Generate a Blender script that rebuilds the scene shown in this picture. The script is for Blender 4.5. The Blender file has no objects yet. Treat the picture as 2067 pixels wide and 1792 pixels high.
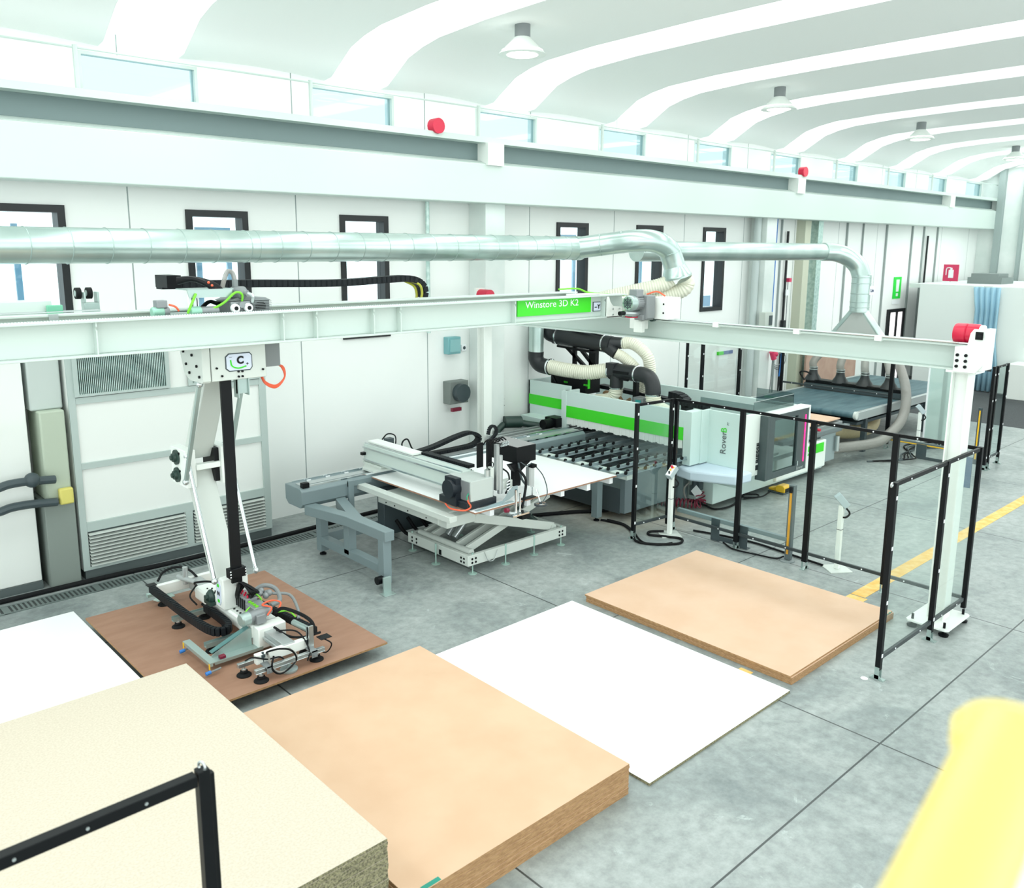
import bpy, bmesh, math, random
from mathutils import Vector, Matrix
random.seed(7)
SC = bpy.context.scene
COL = SC.collection
V = Vector

# ---------------------------------------------------------------- camera, world, light, exposure
F_PX, CY = 1728.666, 828.4555
R = Matrix(((0.7334, -0.6798, 0.0059), (-0.1230, -0.1412, -0.9823), (0.6686, 0.7197, -0.1872)))
CAMH = 4.15
cam_d = bpy.data.cameras.new('camera')
cam = bpy.data.objects.new('camera', cam_d)
COL.objects.link(cam)
right = R[0].normalized()
fwd = R[2].normalized()
upv = (-R[1]).normalized()
right = fwd.cross(upv).normalized()
upv = right.cross(fwd).normalized()
M = Matrix((right, upv, -fwd)).transposed().to_4x4()
M.translation = V((0, 0, CAMH))
cam.matrix_world = M
cam_d.sensor_fit = 'HORIZONTAL'
cam_d.sensor_width = 36.0
cam_d.lens = F_PX / 2067 * 36.0
cam_d.shift_x = 0.0
cam_d.shift_y = (CY - 896) / 2067
cam_d.clip_start = 0.05
cam_d.clip_end = 200
cam_d.dof.use_dof = True
cam_d.dof.focus_distance = 9.5
cam_d.dof.aperture_fstop = 2.8
SC.camera = cam

SC.view_settings.view_transform = 'Standard'
SC.view_settings.look = 'None'
SC.view_settings.gamma = 1.0
SC.view_settings.exposure = 0.06
SC.view_settings.use_curve_mapping = False

world = bpy.data.worlds.new('world')
SC.world = world
world.use_nodes = True
bg = world.node_tree.nodes['Background']
bg.inputs[0].default_value = (0.92, 0.99, 0.975, 1)
bg.inputs[1].default_value = 2.3

# skylight strips of the roof: daylight comes in through them (one lamp under each strip)
STRIP_X = [1.2 + 3.2 * k for k in range(-1, 12)]
def area(name, loc, sx, sy, power, col, rot=(0, 0, 0)):
    l = bpy.data.lights.new(name, 'AREA')
    l.shape = 'RECTANGLE'; l.size = sx; l.size_y = sy; l.energy = power; l.color = col
    o = bpy.data.objects.new(name, l); COL.objects.link(o)
    o.location = loc; o.rotation_euler = rot
    return o
for xs in STRIP_X:
    area('skylight_lamp', (xs, 6.9, 7.18), 0.8, 9.6, 108, (0.95, 1.0, 0.98))

# ---------------------------------------------------------------- materials
def srgb(r, g, b):
    f = lambda c: ((c / 255 + .055) / 1.055) ** 2.4 if c > 10 else c / 255 / 12.92
    return (f(r), f(g), f(b), 1)
MATS = {}
def mat(name, col, rough=.5, metal=0., emit=None, es=0., spec=.5):
    if name in MATS: return MATS[name]
    m = bpy.data.materials.new(name); m.use_nodes = True
    b = m.node_tree.nodes['Principled BSDF']
    b.inputs['Base Color'].default_value = srgb(*col)
    b.inputs['Roughness'].default_value = rough
    b.inputs['Metallic'].default_value = metal
    b.inputs['Specular IOR Level'].default_value = spec
    if emit:
        b.inputs['Emission Color'].default_value = srgb(*emit)
        b.inputs['Emission Strength'].default_value = es
    MATS[name] = m
    return m
def nodes(m): return m.node_tree.nodes, m.node_tree.links
def noisy(name, c1, c2, scale=20, rough=.6, bump=0., detail=4, stretch=(1, 1, 1), metal=0., lo=.35, hi=.65):
    if name in MATS: return MATS[name]
    m = mat(name, c1, rough, metal)
    n, l = nodes(m)
    b = n['Principled BSDF']
    g = n.new('ShaderNodeNewGeometry')
    mp = n.new('ShaderNodeMapping'); mp.inputs['Scale'].default_value = stretch
    t = n.new('ShaderNodeTexNoise'); t.inputs['Scale'].default_value = scale; t.inputs['Detail'].default_value = detail
    r = n.new('ShaderNodeValToRGB')
    r.color_ramp.elements[0].position = lo; r.color_ramp.elements[1].position = hi
    r.color_ramp.elements[0].color = srgb(*c1); r.color_ramp.elements[1].color = srgb(*c2)
    l.new(g.outputs['Position'], mp.inputs['Vector']); l.new(mp.outputs[0], t.inputs['Vector'])
    l.new(t.outputs['Fac'], r.inputs[0]); l.new(r.outputs[0], b.inputs['Base Color'])
    if bump:
        bp = n.new('ShaderNodeBump'); bp.inputs['Strength'].default_value = bump; bp.inputs['Distance'].default_value = .01
        l.new(t.outputs['Fac'], bp.inputs['Height']); l.new(bp.outputs[0], b.inputs['Normal'])
    return m

white = mat('white_paint', (236, 241, 236), .4)
cream = mat('pale_grey_paint', (204, 211, 205), .42)
mint = mat('pale_mint_paint', (198, 211, 205), .35)
gpaint = mat('blue_grey_paint', (122, 138, 141), .4)
dgrey = mat('dark_grey_paint', (62, 74, 78), .45)
midgrey = mat('mid_grey_plastic', (128, 134, 135), .5)
black = mat('black_paint', (9, 12, 15), .45, 0, None, 0, .22)
rubber = mat('black_rubber', (13, 15, 17), .7, 0, None, 0, .25)
chainm = mat('chain_plastic', (19, 24, 28), .55, 0, None, 0, .25)
green = mat('bright_green_panel', (62, 215, 34), .4)
red = mat('red_plastic', (205, 22, 62), .35)
redhose = mat('dark_red_hose', (120, 22, 50), .4)
orange = mat('orange_cable', (226, 96, 62), .5)
gcable = mat('green_cable', (118, 205, 48), .5)
blue = mat('blue_plastic', (40, 120, 200), .4)
yellow = mat('yellow_plastic', (240, 190, 40), .4)
ytape = noisy('orange_floor_tape', (228, 178, 88), (236, 200, 128), 9, .7)
yrail = mat('yellow_rail_paint', (248, 222, 120), .4)
steel = mat('brushed_steel', (200, 206, 206), .28, .85)
chrome = mat('chrome', (225, 230, 232), .12, 1.)
galv = noisy('galvanised_steel', (168, 196, 190), (200, 220, 214), 14, .35, 0, 2, metal=.55)
duct = noisy('duct_sheet_metal', (176, 196, 191), (196, 212, 207), 2, .28, 0, 2, metal=.7)
zinc = mat('zinc_plate', (168, 186, 182), .35, .55)
alum = mat('aluminium_profile', (186, 192, 192), .35, .6)
castal = mat('cast_aluminium_grey', (140, 145, 147), .5, .3)
hosem = mat('cream_ribbed_hose', (226, 226, 208), .35)
clearhose = mat('clear_grey_hose', (150, 148, 142), .3)
clearhose.node_tree.nodes['Principled BSDF'].inputs['Alpha'].default_value = .72
whitetop = mat('white_laminate', (244, 246, 246), .35)
beltm = noisy('dark_teal_belt', (52, 84, 94), (84, 112, 118), 2.2, .55, 0, 5, (.5, 3, 1))
brown_mat = noisy('brown_board_face', (150, 112, 90), (160, 122, 100), 3, .6, .02, 6, (1, 3, 1))
tan_mat = noisy('tan_board_face', (206, 170, 139), (213, 179, 149), 2.2, .6, .01, 8)
tan2_mat = noisy('pale_tan_board_face', (209, 174, 146), (215, 182, 156), 2.2, .6, .01, 8)
partb = noisy('particle_board_face', (192, 181, 163), (204, 194, 177), 70, .7, .0, 6)
mdf_edge = noisy('fibreboard_edge', (172, 134, 92), (128, 94, 62), 25, .8, .2, 5, (1, 1, 6))
tan_edge = noisy('tan_fibreboard_edge', (184, 146, 104), (150, 112, 74), 25, .8, .2, 5, (1, 1, 6))
part_edge = noisy('chipboard_edge', (160, 154, 120), (84, 80, 62), 90, .9, .4, 6)
plywood = noisy('pinkish_plywood', (176, 142, 126), (190, 158, 142), 4, .6)
concrete_w = noisy('white_concrete', (214, 224, 220), (230, 236, 233), 1.1, .75, .0, 4)
frameb = mat('black_window_frame', (16, 20, 24), .45)
bluesash = mat('pale_blue_sash', (150, 186, 214), .4)
curtainm = mat('pale_blue_curtain', (150, 190, 208), .85)
greenp = mat('dark_green_bearing', (40, 62, 56), .4)
pink = mat('pink_sign_red', (214, 60, 100), .5)
signw = mat('sign_white', (245, 248, 250), .5)
signg = mat('exit_green', (40, 225, 70), .5)
lavender = mat('pale_lavender_sticker', (208, 216, 232), .5)
ledpink = mat('magenta_light_strip', (255, 40, 130), .5, 0, (255, 30, 120), 2.2)
lampm = mat('lamp_glass', (255, 255, 255), .5, 0, (255, 252, 244), 3.)
cushion = mat('pale_blue_cushion', (206, 220, 234), .8)
darkfloor = noisy('dark_carpet', (62, 66, 68), (74, 78, 80), 30, .9)

def glassmat(name, tint, alpha, rough=.03):
    if name in MATS: return MATS[name]
    m = bpy.data.materials.new(name); m.use_nodes = True
    n, l = nodes(m); n.clear()
    out = n.new('ShaderNodeOutputMaterial')
    t = n.new('ShaderNodeBsdfTransparent'); t.inputs[0].default_value = srgb(*tint)
    g = n.new('ShaderNodeBsdfGlossy'); g.inputs['Roughness'].default_value = rough
    g.inputs[0].default_value = (.9, .97, .96, 1)
    mx = n.new('ShaderNodeMixShader')
    fr = n.new('ShaderNodeFresnel'); fr.inputs['IOR'].default_value = 1.35
    ad = n.new('ShaderNodeMath'); ad.operation = 'MULTIPLY_ADD'; ad.inputs[1].default_value = .2; ad.inputs[2].default_value = alpha
    l.new(fr.outputs[0], ad.inputs[0]); l.new(ad.outputs[0], mx.inputs[0])
    l.new(t.outputs[0], mx.inputs[1]); l.new(g.outputs[0], mx.inputs[2]); l.new(mx.outputs[0], out.inputs[0])
    MATS[name] = m
    return m
clearp = glassmat('clear_polycarbonate', (252, 254, 253), .0)
tintp = glassmat('tinted_polycarbonate', (242, 247, 246), .01)
smokep = glassmat('smoked_acrylic', (204, 212, 212), .04)
wglass = glassmat('window_glass', (240, 248, 250), .02)
mintp = mat('frosted_mint_panel', (206, 230, 223), .3)
mintp.node_tree.nodes['Principled BSDF'].inputs['Alpha'].default_value = .6

def translucent_strip():
    m = bpy.data.materials.new('rooflight_sheet'); m.use_nodes = True
    n, l = nodes(m); b = n['Principled BSDF']
    b.inputs['Base Color'].default_value = (.95, .98, .98, 1)
    b.inputs['Emission Color'].default_value = (.95, 1, .985, 1)
    b.inputs['Emission Strength'].default_value = 1.15
    return m
rooflight = translucent_strip()

def line_mask(n, l, src, axis, x0, pitch, w):
    sp = n.new('ShaderNodeSeparateXYZ'); l.new(src, sp.inputs[0])
    a = n.new('ShaderNodeMath'); a.operation = 'SUBTRACT'; a.inputs[1].default_value = x0 - pitch / 2
    l.new(sp.outputs[axis], a.inputs[0])
    b = n.new('ShaderNodeMath'); b.operation = 'FLOORED_MODULO'; b.inputs[1].default_value = pitch
    l.new(a.outputs[0], b.inputs[0])
    c = n.new('ShaderNodeMath'); c.operation = 'SUBTRACT'; c.inputs[1].default_value = pitch / 2; l.new(b.outputs[0], c.inputs[0])
    d = n.new('ShaderNodeMath'); d.operation = 'ABSOLUTE'; l.new(c.outputs[0], d.inputs[0])
    e = n.new('ShaderNodeMath'); e.operation = 'LESS_THAN'; e.inputs[1].default_value = w; l.new(d.outputs[0], e.inputs[0])
    return e.outputs[0]

def floor_material():
    m = bpy.data.materials.new('worn_concrete_floor'); m.use_nodes = True
    n, l = nodes(m); b = n['Principled BSDF']; b.inputs['Roughness'].default_value = .42
    g = n.new('ShaderNodeNewGeometry'); P = g.outputs['Position']
    def noise(scale, det, rough=.6, dist=0):
        t = n.new('ShaderNodeTexNoise'); t.inputs['Scale'].default_value = scale; t.inputs['Detail'].default_value = det
        t.inputs['Roughness'].default_value = rough; t.inputs['Distortion'].default_value = dist
        l.new(P, t.inputs['Vector']); return t.outputs['Fac']
    def ramp(src, stops):
        r = n.new('ShaderNodeValToRGB'); e = r.color_ramp.elements
        e[0].position, e[0].color = stops[0][0], srgb(*stops[0][1]); e[1].position, e[1].color = stops[1][0], srgb(*stops[1][1])
        for p, c in stops[2:]:
            k = e.new(p); k.color = srgb(*c)
        l.new(src, r.inputs[0]); return r.outputs[0]
    def mix(f, a, c, bt='MIX'):
        x = n.new('ShaderNodeMix'); x.data_type = 'RGBA'; x.blend_type = bt
        if isinstance(f, float): x.inputs[0].default_value = f
        else: l.new(f, x.inputs[0])
        for i, s in ((6, a), (7, c)):
            if isinstance(s, tuple): x.inputs[i].default_value = s
            else: l.new(s, x.inputs[i])
        return x.outputs[2]
    base = ramp(noise(.75, 8, .62, .6), [(.3, (132, 142, 142)), (.72, (184, 190, 188)), (.5, (162, 170, 168))])
    fine = ramp(noise(9, 8, .7), [(.3, (176, 178, 178)), (.7, (255, 255, 255))])
    c = mix(.75, base, fine, 'MULTIPLY')
    # pale scuffs and bluish spills
    sc_ = n.new('ShaderNodeMapRange'); sc_.inputs[1].default_value = .62; sc_.inputs[2].default_value = .72
    l.new(noise(2.3, 9, .75, 1.2), sc_.inputs[0])
    c = mix(sc_.outputs[0], c, srgb(186, 196, 194))
    # sawdust colour near the machine
    vd = n.new('ShaderNodeVectorMath'); vd.operation = 'DISTANCE'; vd.inputs[1].default_value = (10.6, 8.6, 0); l.new(P, vd.inputs[0])
    mr = n.new('ShaderNodeMapRange'); mr.inputs[1].default_value = 1.7; mr.inputs[2].default_value = .2; l.new(vd.outputs['Value'], mr.inputs[0])
    nm = n.new('ShaderNodeMath'); nm.operation = 'MULTIPLY'; l.new(mr.outputs[0], nm.inputs[0]); l.new(noise(1.9, 5), nm.inputs[1])
    c = mix(nm.outputs[0], c, srgb(176, 152, 112))
    for ax, x0, pitch in ((0, 3.535, 3.322), (1, 2.73, 3.2)):
        mk = line_mask(n, l, P, ax, x0, pitch, .008)
        c = mix(mk, c, srgb(62, 68, 68))
    l.new(c, b.inputs['Base Color'])
    bp = n.new('ShaderNodeBump'); bp.inputs['Strength'].default_value = .06; l.new(noise(25, 6), bp.inputs['Height'])
    l.new(bp.outputs[0], b.inputs['Normal'])
    return m
floorm = floor_material()

def wall_material():
    m = bpy.data.materials.new('white_panel_wall'); m.use_nodes = True
    n, l = nodes(m); b = n['Principled BSDF']; b.inputs['Roughness'].default_value = .7
    g = n.new('ShaderNodeNewGeometry'); P = g.outputs['Position']
    t = n.new('ShaderNodeTexNoise'); t.inputs['Scale'].default_value = .8; t.inputs['Detail'].default_value = 5; l.new(P, t.inputs['Vector'])
    r = n.new('ShaderNodeValToRGB'); r.color_ramp.elements[0].color = srgb(238, 243, 240); r.color_ramp.elements[1].color = srgb(246, 248, 246)
    l.new(t.outputs['Fac'], r.inputs[0])
    mk = line_mask(n, l, P, 0, 4.12, 2.42, .009)
    x = n.new('ShaderNodeMix'); x.data_type = 'RGBA'; l.new(mk, x.inputs[0]); l.new(r.outputs[0], x.inputs[6]); x.inputs[7].default_value = srgb(150, 162, 160)
    l.new(x.outputs[2], b.inputs['Base Color'])
    return m
wallm = wall_material()

# ---------------------------------------------------------------- mesh helpers
def frame_from(d, up=V((0, 0, 1))):
    d = V(d).normalized()
    if abs(d.dot(up)) > .98: up = V((1, 0, 0))
    s = d.cross(up).normalized(); u = s.cross(d).normalized()
    return d, s, u
class MB:
    def __init__(s): s.v = []; s.f = []; s.mi = []; s.cur = 0
    def m(s, i): s.cur = i; return s
    def face(s, idx): s.f.append(idx); s.mi.append(s.cur)
    def addv(s, pts): k = len(s.v); s.v += [V(p) for p in pts]; return k
    def hexa(s, p):
        k = s.addv(p)
        for q in ((0, 3, 2, 1), (4, 5, 6, 7), (0, 1, 5, 4), (1, 2, 6, 5), (2, 3, 7, 6), (3, 0, 4, 7)): s.face([k + i for i in q])
        return s
    def box(s, x0, x1, y0, y1, z0, z1):
        return s.hexa([(x0, y0, z0), (x1, y0, z0), (x1, y1, z0), (x0, y1, z0), (x0, y0, z1), (x1, y0, z1), (x1, y1, z1), (x0, y1, z1)])
    def bar(s, a, b, w, h, up=V((0, 0, 1))):
        a = V(a); b = V(b); d, sd, u = frame_from(b - a, V(up))
        P = lambda c, i, j: c + sd * i * w / 2 + u * j * h / 2
        return s.hexa([P(a, -1, -1), P(a, 1, -1), P(b, 1, -1), P(b, -1, -1), P(a, -1, 1), P(a, 1, 1), P(b, 1, 1), P(b, -1, 1)])
    def obox(s, c, ax, ay, az):
        c = V(c); ax = V(ax); ay = V(ay); az = V(az)
        return s.hexa([c - ax - ay - az, c + ax - ay - az, c + ax + ay - az, c - ax + ay - az, c - ax - ay + az, c + ax - ay + az, c + ax + ay + az, c - ax + ay + az])
    def ring(s, c, sd, u, r, n, sq=1.):
        return s.addv([c + sd * math.cos(2 * math.pi * i / n) * r + u * math.sin(2 * math.pi * i / n) * r * sq for i in range(n)])
    def loft(s, ks, n, cap=True):
        for a, b in zip(ks, ks[1:]):
            for i in range(n):
                j = (i + 1) % n; s.face([a + i, a + j, b + j, b + i])
        if cap:
            s.face([ks[0] + i for i in range(n)][::-1]); s.face([ks[-1] + i for i in range(n)])
        return s
    def cyl(s, a, b, r, r1=None, n=16, cap=True):
        a = V(a); b = V(b); d, sd, u = frame_from(b - a)
        return s.loft([s.ring(a, sd, u, r, n), s.ring(b, sd, u, r if r1 is None else r1, n)], n, cap)
    def lathe(s, base, axis, prof, n=20):
        base = V(base); d, sd, u = frame_from(axis)
        ks = [s.ring(base + d * h, sd, u, max(r, .0005), n) for r, h in prof]
        return s.loft(ks, n, True)
    def tube(s, pts, r, n=8, rf=None, cap=True):
        pts = [V(p) for p in pts]; ks = []; up = None
        for i, p in enumerate(pts):
            t = (pts[min(i + 1, len(pts) - 1)] - pts[max(i - 1, 0)])
            if t.length < 1e-9: t = V((0, 0, 1))
            t.normalize()
            if up is None:
                _, sd, u = frame_from(t)
            else:
                sd = (up - t * up.dot(t)).normalized(); u = sd.cross(t)
            up = sd
            ks.append(s.ring(p, sd, u, r * (rf(i, len(pts)) if rf else 1), n))
        return s.loft(ks, n, cap)
    def prism(s, poly, axis, a, b):
        def P(q, h):
            x, y = q
            return {'x': (h, x, y), 'y': (x, h, y), 'z': (x, y, h)}[axis]
        n = len(poly); k = s.addv([P(q, a) for q in poly] + [P(q, b) for q in poly])
        s.face(list(range(k, k + n))[::-1]); s.face(list(range(k + n, k + 2 * n)))
        for i in range(n):
            j = (i + 1) % n; s.face([k + i, k + j, k + n + j, k + n + i])
        return s
    def torus(s, c, axis, R_, r, n=20, m=8, a0=0, a1=2 * math.pi):
        d, sd, u = frame_from(axis)
        pts = [V(c) + sd * math.cos(a0 + (a1 - a0) * i / n) * R_ + u * math.sin(a0 + (a1 - a0) * i / n) * R_ for i in range(n + 1)]
        return s.tube(pts, r, m)
    def ball(s, c, r, n=12, m=8, sc=(1, 1, 1)):
        c = V(c)
        ks = [s.addv([c + V((math.sin(math.pi * j / m) * math.cos(2 * math.pi * i / n) * r * sc[0], math.sin(math.pi * j / m) * math.sin(2 * math.pi * i / n) * r * sc[1], math.cos(math.pi * j / m) * r * sc[2])) for i in range(n)]) for j in range(m + 1)]
        return s.loft(ks, n, False)

def bez(ctrl, n=12):
    "Catmull-Rom through the points"
    P = [V(p) for p in ctrl]; P = [P[0] * 2 - P[1]] + P + [P[-1] * 2 - P[-2]]
    out = []
    for i in range(1, len(P) - 2):
        for k in range(n):
            t = k / n
            a, b, c, d = P[i - 1:i + 3]
            out.append(.5 * ((2 * b) + (c - a) * t + (2 * a - 5 * b + 4 * c - d) * t * t + (3 * b - a - 3 * c + d) * t ** 3))
    out.append(P[-2]); return out
def resample(pts, step):
    out = [pts[0].copy()]; acc = 0
    for a, b in zip(pts, pts[1:]):
        L = (b - a).length; t = step - acc
        while t <= L:
            out.append(a.lerp(b, t / L)); t += step
        acc = (acc + L) % step if L > 0 else acc
        acc = L - (t - step)
    return out

def origin(o):
    p = V((0, 0, 0))
    while o: p += o.location; o = o.parent
    return p
def obj(name, mb, m, parent=None, loc=None, bevel=0., smooth=35):
    off = origin(parent)
    if loc is None:
        if parent is None and mb.v:
            xs = [v.x for v in mb.v]; ys = [v.y for v in mb.v]; zs = [v.z for v in mb.v]
            loc = V(((min(xs) + max(xs)) / 2, (min(ys) + max(ys)) / 2, min(zs)))
        else: loc = V((0, 0, 0))
    loc = V(loc)
    me = bpy.data.meshes.new(name)
    sh = off + loc
    me.from_pydata([tuple(v - sh) for v in mb.v], [], mb.f)
    ms = m if isinstance(m, (list, tuple)) else [m]
    for q in ms: me.materials.append(q)
    me.polygons.foreach_set('material_index', mb.mi)
    bm = bmesh.new(); bm.from_mesh(me); bmesh.ops.recalc_face_normals(bm, faces=bm.faces); bm.to_mesh(me); bm.free()
    me.shade_smooth(); me.set_sharp_from_angle(angle=math.radians(smooth))
    o = bpy.data.objects.new(name, me); COL.objects.link(o)
    o.parent = parent; o.location = loc
    if bevel:
        md = o.modifiers.new('bevel', 'BEVEL'); md.width = bevel; md.segments = 2; md.limit_method = 'ANGLE'; md.angle_limit = math.radians(40)
        md.harden_normals = False
    return o
def tag(o, label, cat, group=None, kind=None):
    o['label'] = label; o['category'] = cat
    if group: o['group'] = group
    if kind: o['kind'] = kind
    return o
def thing(name, label, cat, loc=(0, 0, 0), group=None, kind=None):
    o = bpy.data.objects.new(name, None); COL.objects.link(o); o.location = loc; o.empty_display_size = .2
    return tag(o, label, cat, group, kind)
def struct(name, mb, m, **k):
    o = obj(name, mb, m, **k); o['kind'] = 'structure'; return o
def copy_tree(o, parent=None):
    c = o.copy(); COL.objects.link(c); c.parent = parent
    for ch in list(o.children): copy_tree(ch, c)
    return c
def text(s_, size, at, rv, uv, m, parent, name='lettering', depth=.002, align='LEFT', sx=1., bold=0.):
    cu = bpy.data.curves.new(name, 'FONT'); cu.body = s_; cu.size = size; cu.extrude = depth; cu.align_x = align; cu.offset = bold
    t = bpy.data.objects.new('tmp', cu); COL.objects.link(t)
    dg = bpy.context.evaluated_depsgraph_get(); me = bpy.data.meshes.new_from_object(t.evaluated_get(dg))
    COL.objects.unlink(t); bpy.data.objects.remove(t)
    rv = V(rv).normalized(); uv = V(uv).normalized(); nv = rv.cross(uv)
    off = origin(parent)
    for v in me.vertices:
        q = v.co.copy(); v.co = V(at) + rv * q.x * sx + uv * q.y + nv * (q.z + depth) - off
    me.materials.clear(); me.materials.append(m)
    o = bpy.data.objects.new(name, me); COL.objects.link(o); o.parent = parent
    return o
def ibeam(mb, a, b, w, h, tf=.02, tw=.012, up=V((0, 0, 1))):
    "I profile from a to b, a and b on the bottom centre line"
    a = V(a); b = V(b); d, sd, u = frame_from(b - a, up)
    mb.bar(a + u * tf / 2, b + u * tf / 2, w, tf, up)
    mb.bar(a + u * (h - tf / 2), b + u * (h - tf / 2), w, tf, up)
    mb.bar(a + u * h / 2, b + u * h / 2, tw, h - 2 * tf, up)
    return mb
def chain(mb, pts, w, h, side, pitch=.05):
    "energy chain: one link box per pitch along the path; side = width axis"
    q = resample([V(p) for p in pts], pitch); side = V(side).normalized()
    for a, b in zip(q, q[1:]):
        d = (b - a).normalized(); u = side.cross(d).normalized(); c = (a + b) / 2
        mb.obox(c, d * pitch * .47, side * w / 2, u * h / 2)
        for s in (-1, 1): mb.obox(c + side * s * w / 2, d * pitch * .3, side * .004, u * h * .42)
    return mb
def hose(mb, pts, r, pitch=.03, n=16, rib=.08):
    q = resample([V(p) for p in pts], pitch / 4)
    return mb.tube(q, r, n, rf=lambda i, N: 1 + rib * (1 if i % 4 == 0 else (.0 if i % 4 == 2 else .5)))
def bolts(mb, pts, axis, r=.012, h=.01):
    for p in pts: mb.cyl(V(p), V(p) + V(axis) * h, r, n=8)
    return mb
# ================================================================ THE SETTING
YW = 11.8
struct('floor', MB().box(-7, 36, -7, 12.2, -.1, 0), floorm)
struct('floor', MB().box(22.4, 35.5, -7, 11.7, 0, .006), darkfloor)

# window wall with real openings
WX = [0.02, 2.44, 4.86, 7.28, 12.1, 14.52, 16.94]
w = MB()
xs = -6.
w.box(-6, 36, YW, YW + .25, 0, 2.69)
for x in WX:
    w.box(xs, x - .0, YW, YW + .25, 2.69, 4.63); xs = x + .9
w.box(xs, 36, YW, YW + .25, 2.69, 4.63)
w.box(-6, 36, YW, YW + .25, 4.63, 5.98)
xs = -6.
for x in STRIP_X:
    if x - .6 > -6: w.box(xs, x - .75, YW, YW + .25, 5.98, 6.5); xs = x + .75
w.box(xs, 36, YW, YW + .25, 5.98, 6.5)
w.box(-6, 36, YW, YW + .25, 6.5, 6.75)
struct('wall_back', w, wallm)
k = 0
for x in WX:
    k += 1
    fr = MB(); t = .09
    for a, b, c, d in ((x, x + t, 2.69, 4.63), (x + .9 - t, x + .9, 2.69, 4.63), (x + t, x + .9 - t, 2.69, 2.69 + t), (x + t, x + .9 - t, 4.63 - t, 4.63)):
        fr.box(a, b, YW - .03, YW + .2, c, d)
    root = struct('window_%d' % k, fr, frameb)
    obj('pane', MB().box(x + t, x + .9 - t, YW + .1, YW + .11, 2.69 + t, 4.63 - t), wglass, root)
    s = MB(); q = x + .42 if k % 2 else x + .12
    for a, b, c, d in ((q - .24, q - .17, 2.95, 4.4), (q + .2, q + .27, 2.95, 4.4), (q - .17, q + .2, 2.95, 3.02), (q - .17, q + .2, 4.33, 4.4)):
        if a > x + t - .1: s.box(max(a, x + t), b, YW + .12, YW + .16, c, d)
    if k in (2, 3, 5, 6): obj('sash', s, bluesash, root)
    if k == 7: obj('sticker', MB().box(x + .14, x + .55, YW + .085, YW + .095, 2.8, 3.05), bluesash, root)
for x in STRIP_X:
    if x < -3: continue
    k += 1
    fr = MB()
    for a, b, c, d in ((x - .75, x - .71, 5.98, 6.5), (x + .71, x + .75, 5.98, 6.5), (x - .71, x + .71, 5.98, 6.02), (x - .71, x + .71, 6.46, 6.5)):
        fr.box(a, b, YW, YW + .12, c, d)
    root = struct('window_%d' % k, fr, mint)
    obj('pane', MB().box(x - .71, x + .71, YW + .06, YW + .07, 6.02, 6.46), glassmat('clerestory_glass', (208, 222, 226), .02), root)

# wall piers and service strips
struct('trim_1', MB().box(9.9, 10.35, 11.35, YW, 0, 5.5), concrete_w, bevel=.01)
struct('trim_2', MB().box(18.95, 19.4, 11.35, YW, 0, 5.5), concrete_w, bevel=.01)
struct('trim_3', MB().box(21.15, 21.45, 11.55, YW, 0, 5.0), mat('khaki_steel_post', (196, 200, 180), .5))
struct('trim_4', MB().box(21.75, 22.0, 11.5, YW, 0, 5.2), galv)
n_ = 4
for x, wd in ((23.9, .05), (26.45, .06), (28.3, .06), (29.2, .05), (20.35, .03), (24.9, .03), (30.3, .05)):
    n_ += 1
    struct('trim_%d' % n_, MB().box(x, x + wd, YW - .05, YW, 0, 4.9), mat('grey_door_track', (150, 160, 158), .5))
for x in (20.6, 29.45):
    n_ += 1
    t_ = MB().box(x, x + .04, YW - .09, YW - .04, 0, 4.6).box(x - .04, x + .09, YW - .13, YW - .04, 2.05, 2.3)
    struct('trim_%d' % n_, t_, frameb)
# services in the corner
n_ += 1
struct('trim_%d' % n_, MB().cyl((8.93, 11.72, 2.7), (8.93, 11.72, 5.0), .035, n=10), galv)
tag(obj('blue_conduit', MB().cyl((10.42, 11.74, 3.), (10.38, 11.74, 5.0), .018, n=8), blue), 'thin blue pipe running up beside the wall pier behind the red buffer', 'pipe')
tag(obj('blue_conduit', MB().cyl((20.0, 11.7, 1.9), (20.0, 11.7, 5.0), .02, n=8), blue), 'thin blue pipe running up the wall right of the grey fuse box', 'pipe')
tag(obj('downpipe', MB().cyl((18.85, 11.55, 0), (18.85, 11.55, 5.0), .09, n=16), mat('pale_grey_pipe', (190, 202, 200), .4)), 'pale grey round downpipe in front of the second wall pier', 'pipe')

# vaulted roof: precast shells along Y with rooflight strips between them
prof = [(12.0, 6.55), (11.6, 6.6), (11.35, 6.75), (11.05, 6.93), (10.7, 7.03), (10.3, 7.1), (9.3, 7.16), (7.5, 7.2), (5, 7.22), (1, 7.22), (-3, 7.18), (-7, 7.1)]
c = MB()
def shell(x0, x1, zo=0., th=.14, dome=0.):
    ks = []
    for y, z in prof:
        ks.append(c.addv([(x0, y, z + zo), ((x0 * 3 + x1) / 4, y, z + zo + dome * .7), ((x0 + x1) / 2, y, z + zo + dome), ((x0 + x1 * 3) / 4, y, z + zo + dome * .7), (x1, y, z + zo), (x1, y, z + zo + th), (x0, y, z + zo + th)]))
    for a, b in zip(ks, ks[1:]):
        for i in range(7): j = (i + 1) % 7; c.face([a + i, a + j, b + j, b + i])
    c.face([ks[0] + i for i in range(7)]); c.face([ks[-1] + i for i in range(7)][::-1])
for a, b in zip([-5.2] + STRIP_X, STRIP_X + [40]):
    shell(a + .5, min(b, 38) - .5, 0, .3, .05)
struct('ceiling', c, mat('roof_shell_white', (244, 247, 245), .8), smooth=50)
c = MB()
for x in STRIP_X: shell(x - .52, x + .52, .2, .02, .02)
struct('window_40', c, rooflight, smooth=50)

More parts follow.
